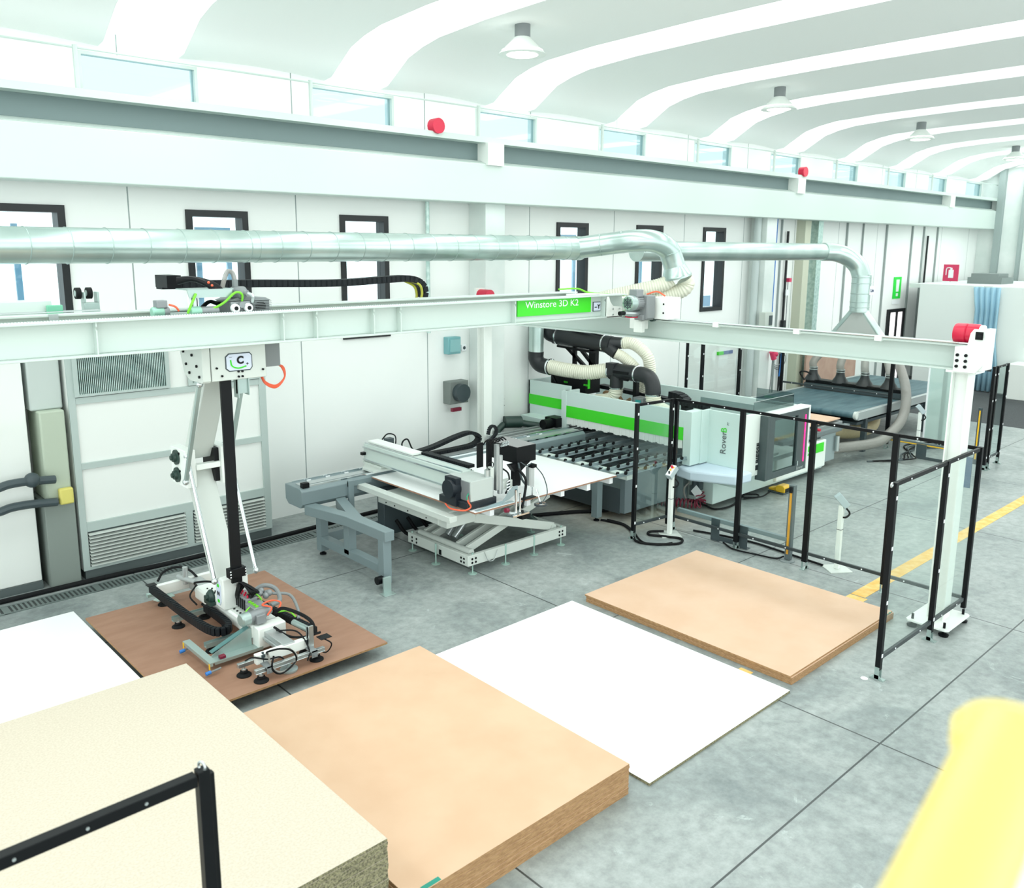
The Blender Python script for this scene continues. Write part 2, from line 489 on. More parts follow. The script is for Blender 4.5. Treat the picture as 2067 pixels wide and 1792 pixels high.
# long runway girder along the window wall
g_ = MB()
g_.box(-6, 34, 11.2, 11.6, 4.88, 5.52)                       # pale lower box
g_.prism([(11.2, 5.52), (11.6, 5.52), (11.6, 5.58), (11.35, 5.58)], 'x', -6, 34)
beam = struct('trim_30', g_, mint, bevel=.015)
obj('girder_web', MB().box(-6, 34, 11.42, 11.5, 5.58, 5.86), mat('shaded_girder_web', (112, 130, 130), .6), beam)  # web coloured darker to carry the shade under the top flange
obj('girder_top_flange', MB().box(-6, 34, 11.2, 11.7, 5.86, 5.95), mint, beam)
for x in (-.1, 9.96, 20.1, 29.7):
    obj('corbel', MB().box(x - .18, x + .18, 11.15, 11.6, 5.5, 5.86), white, beam)
for x in (0.3, 3.47, 6.57, 9.7, 12.8, 15.9, 19., 22.1, 25.2, 28.3):
    obj('guard_post', MB().cyl((x, 11.3, 5.95), (x, 11.3, 6.45), .03, n=8), mint, beam)
obj('guard_rail', MB().cyl((-6, 11.3, 6.42), (34, 11.3, 6.42), .014, n=6), mint, beam)
for x, nm in ((8.75, 'left'), (20.25, 'right')):
    b_ = MB().cyl((x, 11.15, 6.03), (x, 11.3, 6.03), .12, n=16)
    r_ = obj('fire_bell', b_, red)
    tag(r_, 'round red bell on the long ceiling girder, %s one of the two' % nm, 'bell')
    obj('bracket', MB().box(x - .04, x + .04, 11.24, 11.34, 5.95, 6.03), dgrey, r_)

# round ceiling lamps
lamp_names = ['nearest ceiling lamp, at the top middle of the photo', 'second ceiling lamp from the camera, upper right', 'third ceiling lamp from the camera, far right', 'fourth ceiling lamp, right edge of the photo']
for i, x in enumerate((8.75, 15.6, 22.2, 29.)):
    r_ = thing('ceiling_lamp', 'round white lamp under the vault, ' + lamp_names[i], 'ceiling lamp', (x, 9.25, 7.16), group='round lamps under the roof')
    obj('housing', MB().cyl((x, 9.25, 7.25), (x, 9.25, 7.02), .11, n=16), midgrey, r_)
    obj('lamp_shade', MB().lathe((x, 9.25, 7.04), (0, 0, -1), [(.1, 0), (.16, .06), (.3, .2), (.34, .24), (.33, .24)], 24), white, r_)
    obj('bulb', MB().lathe((x, 9.25, 6.86), (0, 0, -1), [(.29, 0), (.3, .03), (.2, .07), (.02, .08)], 24), lampm, r_)

# drain channel in front of the booth
d_ = MB()
d_.box(-5, 8.8, 10.62, 10.65, .0, .008).box(-5, 8.8, 10.85, 10.88, .0, .008)
x = -5
while x < 8.8:
    d_.box(x, x + .025, 10.65, 10.85, 0, .007); x += .05
x = -5
while x < 8.8:
    d_.box(x, x + .05, 10.62, 10.88, 0, .009); x += 1.
r_ = tag(obj('drain_grating', d_, mat('grating_steel', (108, 120, 118), .5, .3)), 'long steel drain grating set in the floor before the booth', 'grating')
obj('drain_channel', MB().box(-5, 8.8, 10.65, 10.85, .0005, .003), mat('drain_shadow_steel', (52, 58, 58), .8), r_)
cb = bez([(-1, 11.0, .03), (2.9, 10.98, .03), (4, 10.93, .03), (5.5, 10.93, .03), (6.9, 11.0, .03), (7.6, 11.0, .03)], 12)
tag(obj('floor_hose', MB().tube(cb, .03, 10), rubber), 'thick black hose lying along the drain grating', 'hose')

# orange floor line
tag(obj('floor_marking', MB().box(6.2, 7.15, 4.14, 4.28, .001, .003).box(9.5, 9.78, 4.2, 4.42, .001, .003).box(9.8, 12.4, 4.24, 4.42, .001, .003).box(12.44, 21, 4.25, 4.42, .001, .003), ytape), 'worn orange line painted on the floor through the fence', 'floor line')

# ================================================================ SPRAY BOOTH (left)
YB = 11.1
bt = thing('spray_booth', 'white metal booth with louvres along the back wall at left', 'booth', (4.3, YB, 0))
boothw = mat('booth_white', (232, 236, 232), .4)
fr_ = mat('booth_frame_grey', (176, 190, 186), .4)
b_ = MB().box(3.0, 5.57, YB + .03, YB + .65, 0.12, 2.98)
obj('cabinet', b_, boothw, bt, bevel=.01)
obj('plinth', MB().box(3.02, 5.56, YB + .02, YB + .6, 0, .12), mat('plinth_grey', (84, 94, 94), .6), bt)
f_ = MB()
for a, b, c_, d in ((3.0, 3.08, .12, 2.98), (5.47, 5.57, .12, 2.98), (3.08, 5.47, 2.24, 2.32), (3.08, 5.47, .62, .74), (3.08, 5.47, 1.42, 1.5), (3.08, 5.47, .12, .16), (4.32, 4.42, .16, .62)):
    f_.box(a, b, YB - .0, YB + .03, c_, d)
obj('frame', f_, fr_, bt, bevel=.003)
for x0, x1 in ((3.09, 4.31), (4.43, 5.46)):
    L = MB(); z = .17
    while z < .59:
        L.hexa([(x0, YB - .035, z), (x1, YB - .035, z), (x1, YB + .02, z + .012), (x0, YB + .02, z + .012), (x0, YB - .035, z + .009), (x1, YB - .035, z + .009), (x1, YB + .02, z + .02), (x0, YB + .02, z + .02)]); z += .045
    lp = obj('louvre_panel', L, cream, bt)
    obj('louvre_backing', MB().box(x0, x1, YB + .022, YB + .029, .16, .615), mat('louvre_shadow_grey', (70, 80, 80), .8), lp)  # dark sheet added to give the shade in the gaps between slats
for x0, x1 in ((3.1, 4.2), (4.5, 5.46)):
    L = MB(); x = x0 + .02
    while x < x1 - .02: L.box(x, x + .009, YB - .01, YB + .012, 2.36, 2.92); x += .022
    gr = obj('grille', L, galv, bt)
    obj('grille_frame', MB().box(x0 - .03, x0 + .02, YB - .02, YB, 2.33, 2.96).box(x1 - .02, x1 + .03, YB - .02, YB, 2.33, 2.96).box(x0 + .02, x1 - .02, YB - .02, YB, 2.33, 2.36).box(x0 + .02, x1 - .02, YB - .02, YB, 2.92, 2.96), fr_, gr)
    obj('filter_mat', MB().box(x0, x1, YB + .013, YB + .028, 2.36, 2.92), mat('filter_dark', (46, 56, 56), .9), gr)
bt2 = thing('spray_booth_wing', 'white booth wall panels at the left edge of the photo', 'booth', (1, YB, 0))
obj('side_panel', MB().box(-3, 2.55, YB + .1, YB + .65, 0.1, 2.98), boothw, bt2, bevel=.01)
obj('plinth', MB().box(-3, 2.55, YB + .08, YB + .6, 0, .1), mat('plinth_grey', (84, 94, 94), .6), bt2)
# service column
sv = thing('booth_service_column', 'grey service column with yellow cover between the booth walls', 'column', (2.78, YB, 0))
obj('column_body', MB().box(2.62, 2.96, YB - .02, YB + .6, 0, 1.1), mat('service_grey', (130, 140, 134), .6), sv, bevel=.01)
obj('upper_cover', MB().box(2.66, 2.94, YB - .02, YB + .5, 1.1, 2.2), mat('sage_cover', (178, 190, 172), .6), sv, bevel=.02)
obj('top_duct', MB().box(2.6, 2.96, YB + .1, YB + .6, 2.2, 2.98), mat('booth_grey_top', (190, 200, 196), .5), sv, bevel=.02)
obj('yellow_cover', MB().box(2.78, 2.94, YB - .1, YB - .02, 1.05, 1.25), mat('dull_yellow', (214, 204, 110), .6), sv, bevel=.02)
for z in (1.38, 1.1):
    obj('pipe', MB().tube(bez([(-2, YB - .12, z - .05), (1.6, YB - .12, z - .02), (2.3, YB - .12, z + .04), (2.75, YB - .08, z + .0)], 8), .05, 10), dgrey, sv)
obj('valve', MB().ball((2.5, YB - .1, 1.42), .09), dgrey, sv)
obj('red_valve', MB().ball((2.12, YB - .1, 2.0), .07), redhose, sv)

# small fittings on the back wall by the pier
def wallbox(x, z, w_, h, m, label, cat, name, y=YW, dep=.14):
    o = obj(name, MB().box(x - w_ / 2, x + w_ / 2, y - dep, y, z - h / 2, z + h / 2), m, bevel=.01)
    return tag(o, label, cat)
o = wallbox(9.45, 2.45, .28, .3, mat('teal_box', (120, 176, 180), .5), 'pale teal switch box on the wall left of the pier', 'box', 'switch_box')
obj('cover', MB().box(9.34, 9.56, YW - .16, YW - .14, 2.34, 2.56), mat('teal_cover', (140, 190, 192), .3), o)
o = wallbox(9.75, 2.38, .11, .12, signw, 'small white wall socket beside the teal switch box', 'socket', 'wall_socket', dep=.04)
obj('socket_hole', MB().cyl((9.75, YW - .045, 2.38), (9.75, YW - .03, 2.38), .03, n=12), dgrey, o)
o = wallbox(9.5, 1.62, .42, .4, mat('hose_reel_grey', (120, 128, 124), .6), 'blurred grey hose reel hanging on the wall left of the pier', 'hose reel', 'hose_reel', dep=.2)
obj('reel', MB().cyl((9.5, YW - .32, 1.62), (9.5, YW - .2, 1.62), .16, n=20), dgrey, o)
obj('red_grip', MB().box(9.3, 9.5, YW - .26, YW - .2, 1.3, 1.36), redhose, o)
r_ = thing('wall_lettering', 'grey letter k on the white wall behind the extraction pipes', 'lettering', (10.75, YW, 1.2))
text('k', .3, (10.62, YW - .006, 1.2), (1, 0, 0), (0, 0, 1), mat('grey_letter', (150, 156, 158), .6), r_)

# right part of back wall
o = wallbox(18.98, 2.43, .34, .38, mat('grey_fuse_box', (196, 204, 196), .4), 'grey fuse box with dark window on the second wall pier', 'fuse box', 'fuse_box', y=11.35, dep=.18)
obj('window', MB().box(18.98, 19.12, 11.155, 11.17, 2.3, 2.54), dgrey, o)
obj('cables', MB().tube(bez([(18.93, 11.26, 2.24), (18.95, 11.26, 1.95), (19.3, 11.3, 1.9), (19.7, 11.6, 2.0), (20.6, 11.7, 2.0)], 8), .014, 6), midgrey, o)
r_ = thing('pendant_cable', 'pink plug hanging on a white cable left of the fence post', 'plug', (19.4, 11.25, 0.6))
obj('plug', MB().cyl((19.35, 11.25, 1.62), (19.42, 11.22, 1.42), .07, n=12).ball((19.44, 11.2, 1.55), .07), pink, r_)
obj('cable', MB().tube(bez([(19.4, 11.25, 1.45), (19.38, 11.25, 1.0), (19.3, 11.25, .1)], 6), .012, 6), midgrey, r_)
r_ = thing('cable_bundle', 'looped grey cables with a blue hose hanging under the beam', 'cables', (20.9, 11.7, .5))
for i in range(3):
    obj('cable_loop', MB().torus((20.5 + .05 * i, 11.74, 1.28 - .03 * i), (.2, 1, .1 * i), .17 + .03 * i, .009, 24, 6), midgrey, r_)
obj('blue_hose', MB().tube([(20.62, 11.7, 1.5), (20.6, 11.7, 1.1), (20.55, 11.7, .82)], .018, 8), blue, r_)
obj('long_loop', MB().tube(bez([(20.0, 11.74, 1.5), (19.7, 11.74, .9), (20.1, 11.7, .03), (20.6, 11.7, .5), (20.75, 11.74, 1.5)], 8), .01, 6), midgrey, r_)
tag(obj('plywood_sheet', MB().box(21.3, 24.2, 11.35, 11.4, 0, 1.62), plywood), 'pinkish brown sheet leaning on the wall behind the belt conveyor', 'board')
r_ = thing('alarm_light', 'small red and white alarm on a conduit above the fuse box', 'alarm', (20.75, 11.75, 3.2))
obj('beacon', MB().box(20.7, 20.82, 11.66, 11.75, 3.3, 3.4), pink, r_)
obj('junction_box', MB().box(20.62, 20.76, 11.68, 11.75, 2.95, 3.1), signw, r_)
obj('conduit', MB().cyl((20.66, 11.73, 1.9), (20.66, 11.73, 2.95), .012, n=6).cyl((20.78, 11.73, 1.9), (20.76, 11.73, 3.3), .012, n=6), midgrey, r_)
o = tag(obj('wall_strip', MB().box(18.0, 18.4, 11.77, 11.8, 1.6, 1.68), mat('slate_blue', (90, 110, 160), .5)), 'narrow blue and green label strip left of the fence post', 'label')
obj('green_end', MB().box(17.75, 18.0, 11.77, 11.8, 1.6, 1.68), green, o)
# exit door and its sign
fr2 = MB()
for a, b, c_, d in ((27.0, 27.12, 0, 2.3), (27.55, 27.66, 0, 2.2), (28.05, 28.2, 0, 2.2), (27.12, 28.2, 2.2, 2.3)): fr2.box(a, b, YW - .08, YW + .0, c_, d)
door = struct('door_1', fr2, frameb)
obj('door_glass', MB().box(27.12, 28.05, YW - .05, YW - .03, 0, 2.2), mat('bright_doorway', (250, 246, 246), .5, 0, (250, 244, 246), .9), door)
obj('door_handle', MB().box(27.2, 27.32, YW - .12, YW - .05, 1.3, 1.34), frameb, door)
s_ = thing('emergency_exit_sign', 'green emergency sign with white exclamation bar above the glass door', 'sign', (27.55, YW, 2.5))
obj('board', MB().box(27.3, 27.85, YW - .02, YW - .005, 2.62, 3.3), signg, s_)
obj('symbol', MB().prism([(27.49, 2.84), (27.66, 2.84), (27.69, 3.22), (27.46, 3.22)], 'y', YW - .03, YW - .02).prism([(27.51, 2.7), (27.64, 2.7), (27.64, 2.79), (27.51, 2.79)], 'y', YW - .03, YW - .02), signw, s_)
obj('caption_plate', MB().box(27.3, 27.85, YW - .02, YW - .005, 2.45, 2.58), signw, s_)
# white partition, curtain, counter
XP = 27.5
struct('wall_partition', MB().box(XP, XP + .12, -2, 8.98, 0, 3.1).box(XP, XP + .12, 9.25, 11.05, 0, 3.12), mat('partition_white', (228, 236, 232), .6), bevel=.01).name = 'wall_right'
cv = MB(); k0 = []
for z in (3.08, 2.4, 1.6, .8, .03):
    wv = 1.15 if z > 2.5 else 1.0
    k0.append(cv.addv([(XP - .1 - .05 * math.sin(i * 1.25), 8.72 + (i - 0) * .028 * wv - (.12 if z < 1.2 else 0), z) for i in range(24)]))
for a, b in zip(k0, k0[1:]):
    for i in range(23): cv.face([a + i, a + i + 1, b + i + 1, b + i])
o = obj('curtain', cv, curtainm)
md = o.modifiers.new('thick', 'SOLIDIFY'); md.thickness = .01
tag(o, 'long pale blue curtain hanging in the white partition', 'curtain')
tag(obj('counter', MB().box(26.6, 27.45, 5.5, 8.1, 0, 1.0), white, bevel=.02), 'white box counter on the dark floor at the right edge', 'counter')
fw = MB().box(34, 34.2, -4, 12, 0, 7)
struct('wall_far', fw, concrete_w)
b_ = MB()
for y, w_ in ((11.2, .2), (10.4, .1), (9.6, .25), (8.6, .12), (7.6, .3)): b_.box(33.8, 34, y - w_, y, 0, 7)
obj('pilaster', b_, mat('far_grey', (150, 164, 162), .7), bpy.data.objects['wall_far'])
s_ = thing('extinguisher_sign', 'pink and white fire extinguisher sign above the white partition', 'sign', (XP, 10.2, 3.1))
obj('post', MB().cyl((XP + .06, 10.2, 3.12), (XP + .06, 10.2, 3.3), .02, n=8), midgrey, s_)
obj('board', MB().box(XP + .04, XP + .06, 9.98, 10.42, 3.22, 3.72), pink, s_)
obj('caption_plate', MB().box(XP + .04, XP + .06, 9.98, 10.42, 3.12, 3.21), signw, s_)
obj('symbol', MB().box(XP + .025, XP + .04, 10.12, 10.26, 3.32, 3.56).box(XP + .025, XP + .04, 10.16, 10.22, 3.56, 3.62).tube(bez([(XP + .03, 10.2, 3.62), (XP + .03, 10.32, 3.6), (XP + .03, 10.33, 3.4)], 6), .014, 6), signw, s_)
tag(obj('stored_pallet', MB().box(29.5, 30.6, 9.4, 10.4, 3.1, 3.3).box(29.5, 30.4, 9.5, 10.3, 3.3, 3.42), mat('grey_store_box', (120, 130, 128), .7)), 'grey flat box stored on top behind the extinguisher sign', 'box')
tag(obj('mezzanine', MB().box(27.8, 33.5, 2, 11.5, 2.98, 3.1), concrete_w), 'pale storage platform above the partition at far right', 'platform')
# ================================================================ BOARD STACKS
def board_mb(x0, x1, y0, y1, z0, t):
    b = MB(); k = b.addv([(x0, y0, z0), (x1, y0, z0), (x1, y1, z0), (x0, y1, z0), (x0, y0, z0 + t), (x1, y0, z0 + t), (x1, y1, z0 + t), (x0, y1, z0 + t)])
    for q in ((0, 3, 2, 1), (4, 5, 6, 7)): b.face([k + i for i in q])
    b.m(1)
    for q in ((0, 1, 5, 4), (1, 2, 6, 5), (2, 3, 7, 6), (3, 0, 4, 7)): b.face([k + i for i in q])
    return b
def stack(name, x0, x1, y0, y1, n, t, fm, em, toplabel, label, group, cat='board', jit=.003, ztop=None, topshift=(0, 0)):
    first = None
    gap = .0007
    for i in range(n):
        z = i * t
        top = i == n - 1
        if first is None:
            o = obj(name, board_mb(x0, x1, y0, y1, z + gap, t - gap * 2), [fm, em]); first = o; base = o.location.copy()
            o.location = base
        else:
            o = first.copy(); COL.objects.link(o)
            o.location = base + V((random.uniform(-jit, jit), random.uniform(-jit, jit), z))
        if top: o.location += V((topshift[0], topshift[1], 0))
        tag(o, toplabel if (top or n == 1) else label, cat, None if n == 1 or top else group)
        if n > 1: o['group'] = group
    return o
stack('particle_board', .4, 2.47, 3.692, 6.546, 40, .02, partb, part_edge,
      'beige speckled particle board, topmost of the tall stack at lower left', 'beige particle board inside the tall stack at lower left', 'particle boards in the tall beige stack', ztop=.8)
stack('tan_board', 2.66, 4.728, 3.74, 6.415, 13, .02, tan_mat, tan_edge,
      'large tan board with blank face, topmost of the big front stack', 'tan board inside the big front stack', 'tan boards in the big front stack')
o_ = stack('tan_board', 7.207, 9.468, 3.756, 6.437, 5, .0186, tan2_mat, tan_edge,
      'pale tan board on top of the low stack beside the glass fence', 'tan board inside the low stack beside the glass fence', 'tan boards in the low stack by the fence', topshift=(-.012, .012))
stack('white_board', .4, 2.53, 7.2, 9.92, 6, .02, whitetop, part_edge,
      'glossy white board, topmost of the stack at the left edge', 'white board inside the stack at the left edge', 'white boards in the left stack')
tag(obj('white_board', board_mb(4.925, 7.06, 3.69, 6.53, .001, .024), [whitetop, part_edge]), 'single large white board lying flat on the floor', 'board')
bb = tag(obj('brown_board', board_mb(2.557, 4.663, 6.885, 9.57, .128, .02), [brown_mat, tan_edge]), 'brown board hanging just off the floor under the suction gripper', 'board')
for x, y in ((9.3, 0), ):
    pass
tag(obj('paint_mark', MB().box(9.2, 9.33, 3.756, 3.775, .0935, .0945).box(9.36, 9.4, 3.756, 3.772, .0935, .0945), mat('teal_paint', (30, 140, 120), .6)), 'small teal paint mark on the corner of the low tan stack', 'paint mark')
tag(obj('paint_mark', MB().box(2.76, 2.9, 3.745, 3.78, .2602, .261), mat('teal_paint', (30, 140, 120), .6)), 'small teal paint mark on the front edge of the big tan stack', 'paint mark')
tag(obj('paper_scrap', MB().cyl((7.86, 3.34, .001), (7.86, 3.34, .003), .035, n=14), signw), 'tiny white scrap lying beside the fence foot', 'scrap')

# ================================================================ CRANE RUNWAY (right) with its columns
rw = thing('crane_runway', 'long pale runway beam on columns with a red end buffer', 'crane rail', (9.7, 3.35, 0))
rb_ = MB(); ibeam(rb_, (9.7, 3.24, 2.895), (9.7, 11.2, 2.895), .24, .275, .018, .014)
obj('runway_beam', rb_, mint, rw, bevel=.003)
obj('rail', MB().box(9.67, 9.73, 3.3, 11.1, 3.17, 3.19), mat('rail_grey', (180, 196, 190), .3, .3), rw)
cr = MB().cyl((9.6, 3.3, 3.185), (9.6, 7.3, 3.185), .012, n=8).cyl((9.57, 3.4, 3.19), (9.57, 7.3, 3.19), .008, n=6)
obj('busbar', cr, steel, rw)
for y in (4.25, 5.25, 6.4):
    obj('busbar_clamp', MB().box(9.555, 9.62, y - .04, y + .04, 3.14, 3.2), white, rw)
ep = MB().prism([(3.12, 2.99), (3.2, 2.885), (3.42, 2.885), (3.42, 3.15), (3.3, 3.17), (3.28, 3.3), (3.25, 3.345), (3.15, 3.345), (3.12, 3.31)], 'x', 9.548, 9.572)
pl_ = obj('end_plate', ep, white, rw, bevel=.003)
bp_ = MB()
for y in (3.3, 3.385):
    for z in (2.945, 3.005, 3.065): bp_.cyl((9.548, y, z), (9.532, y, z), .017, n=8)
obj('bolt', bp_, black, pl_)
obj('end_stop', MB().box(9.572, 9.86, 3.14, 3.2, 2.91, 3.34), white, rw, bevel=.004)
bf = obj('buffer', MB().lathe((9.7, 3.2, 3.28), (0, 1, 0), [(.1, 0), (.1, .03), (.1, .03)], 24), white, rw)
obj('rubber_ring', MB().lathe((9.7, 3.23, 3.28), (0, 1, 0), [(.1, 0), (.108, .02), (.108, .115), (.1, .125), (.108, .135), (.108, .23), (.1, .25)], 28), red, bf)
obj('buffer_pin', MB().cyl((9.54, 3.19, 3.28), (9.5, 3.17, 3.28), .02, n=8).box(9.53, 9.548, 3.155, 3.225, 3.24, 3.32), black, bf)
# columns
def column(y, top, bx):
    c = MB(); a, b = 9.61, 9.79
    c.box(a, b, y - .09, y - .075, .09, top).box(a, b, y + .075, y + .09, .09, top).box(9.69, 9.71, y - .075, y + .075, .09, top)
    cc = obj('column', c, white, rw, bevel=.002)
    b = MB(); p = [(9.37, y - .2), (9.4, y - .23), (10.0, y - .23), (10.03, y - .2), (10.03, y + .2), (10.0, y + .23), (9.4, y + .23), (9.37, y + .2)]
    b.prism(p, 'z', .07, .09)
    bpl = obj('base_plate', b, white, rw, bevel=.002)
    g = MB()
    for s in (-1, 1):
        g.prism([(9.61 if s < 0 else 9.79, .09), (9.42 if s < 0 else 9.98, .09), (9.42 if s < 0 else 9.98, .12), (9.61 if s < 0 else 9.79, .26)], 'y', y - .006, y + .006)
    obj('gusset', g, white, bpl)
    for sx in (9.43, 9.97):
        for sy in (y - .17, y + .17):
            f = obj('levelling_foot', MB().lathe((sx, sy, 0), (0, 0, 1), [(.05, 0), (.055, .02), (.03, .032), (.014, .04), (.014, .15)], 16), black, rw)
column(3.36, 2.895, 0); column(11.15, 2.895, 0)
obj('column_cap', MB().box(9.58, 9.84, 3.2, 3.5, 2.87, 2.895), white, rw)
b2 = obj('far_buffer', MB().cyl((9.7, 11.0, 3.34), (9.7, 11.25, 3.34), .1, n=24), red, rw)
obj('far_stop', MB().box(9.6, 9.8, 11.25, 11.3, 2.9, 3.46), white, rw)

# ================================================================ CRANE BRIDGE
br = thing('crane_bridge', 'pale twin-beam crane bridge with green nameplate spanning the left', 'crane bridge', (3, 8.2, 3.2))
fb = MB(); ibeam(fb, (-4, 7.9, 3.2), (9.45, 7.9, 3.2), .2, .315, .02, .012)
obj('front_beam', fb, mint, br, bevel=.004)
fb = MB(); ibeam(fb, (-4, 8.62, 3.2), (9.2, 8.62, 3.2), .2, .325, .02, .012)
obj('rear_beam', fb, mint, br, bevel=.004)
for x in (2.385, 4.149, 4.524, 5.221, 5.574, 7.312, 9.0):
    s_ = MB().prism([(7.894, 3.22), (7.815, 3.22), (7.815, 3.42), (7.84, 3.44), (7.815, 3.46), (7.815, 3.495), (7.894, 3.495)], 'x', x - .006, x + .006)
    obj('stiffener', s_, mint, br)
rk = MB(); x = -.2
rk.box(-.5, 8.9, 7.83, 7.855, 3.515, 3.522)
while x < 6.4: rk.box(x, x + .012, 7.83, 7.855, 3.522, 3.528); x += .024
obj('toothed_rack', rk, steel, br)
sg = obj('nameplate', MB().box(7.4, 8.77, 7.872, 7.89, 3.29, 3.495), green, br)
text('Winstore 3D K2', .12, (7.53, 7.87, 3.39), (1, 0, 0), (0, 0, 1), signw, sg, 'lettering', .0015, sx=1.2)
s2 = obj('axis_sticker', MB().box(8.835, 9.0 - .03, 7.875, 7.888, 3.3, 3.415), lavender, br, bevel=.004)
obj('sticker_border', MB().box(8.828, 8.977, 7.882, 7.893, 3.293, 3.422), dgrey, s2)
text('–', .085, (8.85, 7.873, 3.328), (1, 0, 0), (0, 0, 1), black, s2, bold=.002)
text('Y', .085, (8.905, 7.873, 3.328), (1, 0, 0), (0, 0, 1), black, s2, bold=.002)
# end truck on the rail
et = MB().box(9.56, 9.84, 7.3, 9.1, 3.2, 3.45)
tr = obj('end_truck', et, white, br, bevel=.01)
obj('truck_cover', MB().box(9.5, 9.8, 7.14, 7.42, 3.19, 3.49), white, tr, bevel=.008)
bm_ = MB()
for y in (7.2, 7.36):
    for z in (3.28, 3.4): bm_.cyl((9.5, y, z), (9.492, y, z), .012, n=8)
obj('cover_bolt', bm_, black, tr)
obj('side_gusset', MB().prism([(9.02, 3.49), (9.06, 3.49), (9.09, 3.42), (9.15, 3.36), (9.34, 3.34), (9.34, 3.2), (9.02, 3.2)], 'y', 7.80, 7.815), white, tr)
bm_ = MB()
for x in (9.14, 9.28):
    for z in (3.24, 3.32): bm_.cyl((x, 7.8, z), (x, 7.785, z), .011, n=8)
obj('gusset_bolt', bm_, steel, tr)
obj('cross_member', MB().box(8.95, 9.5, 8.0, 8.52, 3.3, 3.5), white, tr, bevel=.005)
mo = obj('travel_motor', MB().lathe((9.02, 7.42, 3.42), (1, .0, 0), [(.02, 0), (.085, .004), (.1, .03), (.1, .12), (.085, .125), (.085, .26), (.06, .27)], 24), castal, tr)
obj('fan_cowl', MB().lathe((9.0, 7.42, 3.42), (1, 0, 0), [(.09, 0), (.104, .02), (.104, .1), (.1, .11)], 24), zinc, mo)
fg = MB()
for a in range(8): fg.bar((8.995, 7.42, 3.42), (8.995, 7.42 + .08 * math.cos(a * .785), 3.42 + .08 * math.sin(a * .785)), .008, .006, up=(1, 0, 0))
fg.torus((8.995, 7.42, 3.42), (1, 0, 0), .06, .005, 20, 6).torus((8.995, 7.42, 3.42), (1, 0, 0), .035, .005, 20, 6)
obj('fan_guard', fg, dgrey, mo)
fn = MB()
for a in range(20):
    an = a * .314; fn.bar((9.14, 7.42 + .085 * math.cos(an), 3.42 + .085 * math.sin(an)), (9.26, 7.42 + .085 * math.cos(an), 3.42 + .085 * math.sin(an)), .006, .014, up=(0, math.cos(an), math.sin(an)))
obj('cooling_fin', fn, castal, mo)
obj('terminal_box', MB().box(9.12, 9.26, 7.36, 7.5, 3.5, 3.6), castal, mo, bevel=.008)
obj('gearbox', MB().box(9.27, 9.45, 7.3, 7.56, 3.2, 3.52).box(9.24, 9.48, 7.34, 7.5, 3.18, 3.26), midgrey, tr, bevel=.015)
obj('shaft_tube', MB().cyl((8.95, 7.44, 3.29), (9.3, 7.44, 3.27), .04, n=14), steel, tr)
obj('shaft_sensor', MB().cyl((8.86, 7.44, 3.29), (8.96, 7.44, 3.29), .03, n=10), black, tr)
obj('guide_block', MB().box(9.42, 9.56, 7.5, 7.72, 3.04, 3.18).box(9.36, 9.44, 7.46, 7.6, 3.0, 3.16), white, tr, bevel=.006)
obj('guide_wheel', MB().cyl((9.56, 7.4, 3.2), (9.5, 7.4, 3.2), .05, n=14).cyl((9.56, 7.56, 3.22), (9.5, 7.56, 3.22), .05, n=14), greenp, tr)
obj('orange_cable', MB().tube(bez([(9.5, 7.5, 3.52), (9.6, 7.4, 3.56), (9.66, 7.3, 3.5)], 6), .012, 6), orange, tr)
obj('red_cable', MB().tube(bez([(9.0, 7.46, 3.33), (9.02, 7.46, 3.24), (9.2, 7.44, 3.22), (9.3, 7.44, 3.24)], 6), .008, 6), red, tr)
obj('green_cable', MB().tube(bez([(8.95, 8.66, 3.56), (9.3, 8.62, 3.56), (9.45, 8.5, 3.5), (9.5, 7.9, 3.49)], 6), .014, 6), gcable, tr)
# left end fittings
ct = obj('cable_box', MB().box(-1, 2.3, 8.75, 9.0, 3.5, 3.64), mint, br, bevel=.006)
obj('green_bracket', MB().box(2.24, 2.38, 8.7, 8.73, 3.49, 3.6), mat('mint_green_bracket', (110, 180, 150), .4), br, bevel=.008)
obj('wire_tray', MB().box(-1, 2.7, 8.66, 8.67, 3.535, 3.545).box(-1, 2.7, 8.74, 8.75, 3.535, 3.545), steel, br)
obj('rail_clip', MB().box(2.2, 2.28, 8.5, 8.53, 3.44, 3.53), steel, br)
rs = obj('roller_stand', MB().box(2.62, 2.76, 8.88, 8.98, 3.5, 3.6).box(2.62, 2.64, 8.88, 8.98, 3.6, 3.7).box(2.74, 2.76, 8.88, 8.98, 3.6, 3.7), zinc, br, bevel=.004)
for x in (2.56, 2.66):
    obj('roller_wheel', MB().cyl((x, 8.93, 3.69), (x + .045, 8.93, 3.69), .055, n=20), rubber, rs)
    obj('roller_hub', MB().cyl((x - .004, 8.93, 3.69), (x + .05, 8.93, 3.69), .03, n=16), zinc, rs)

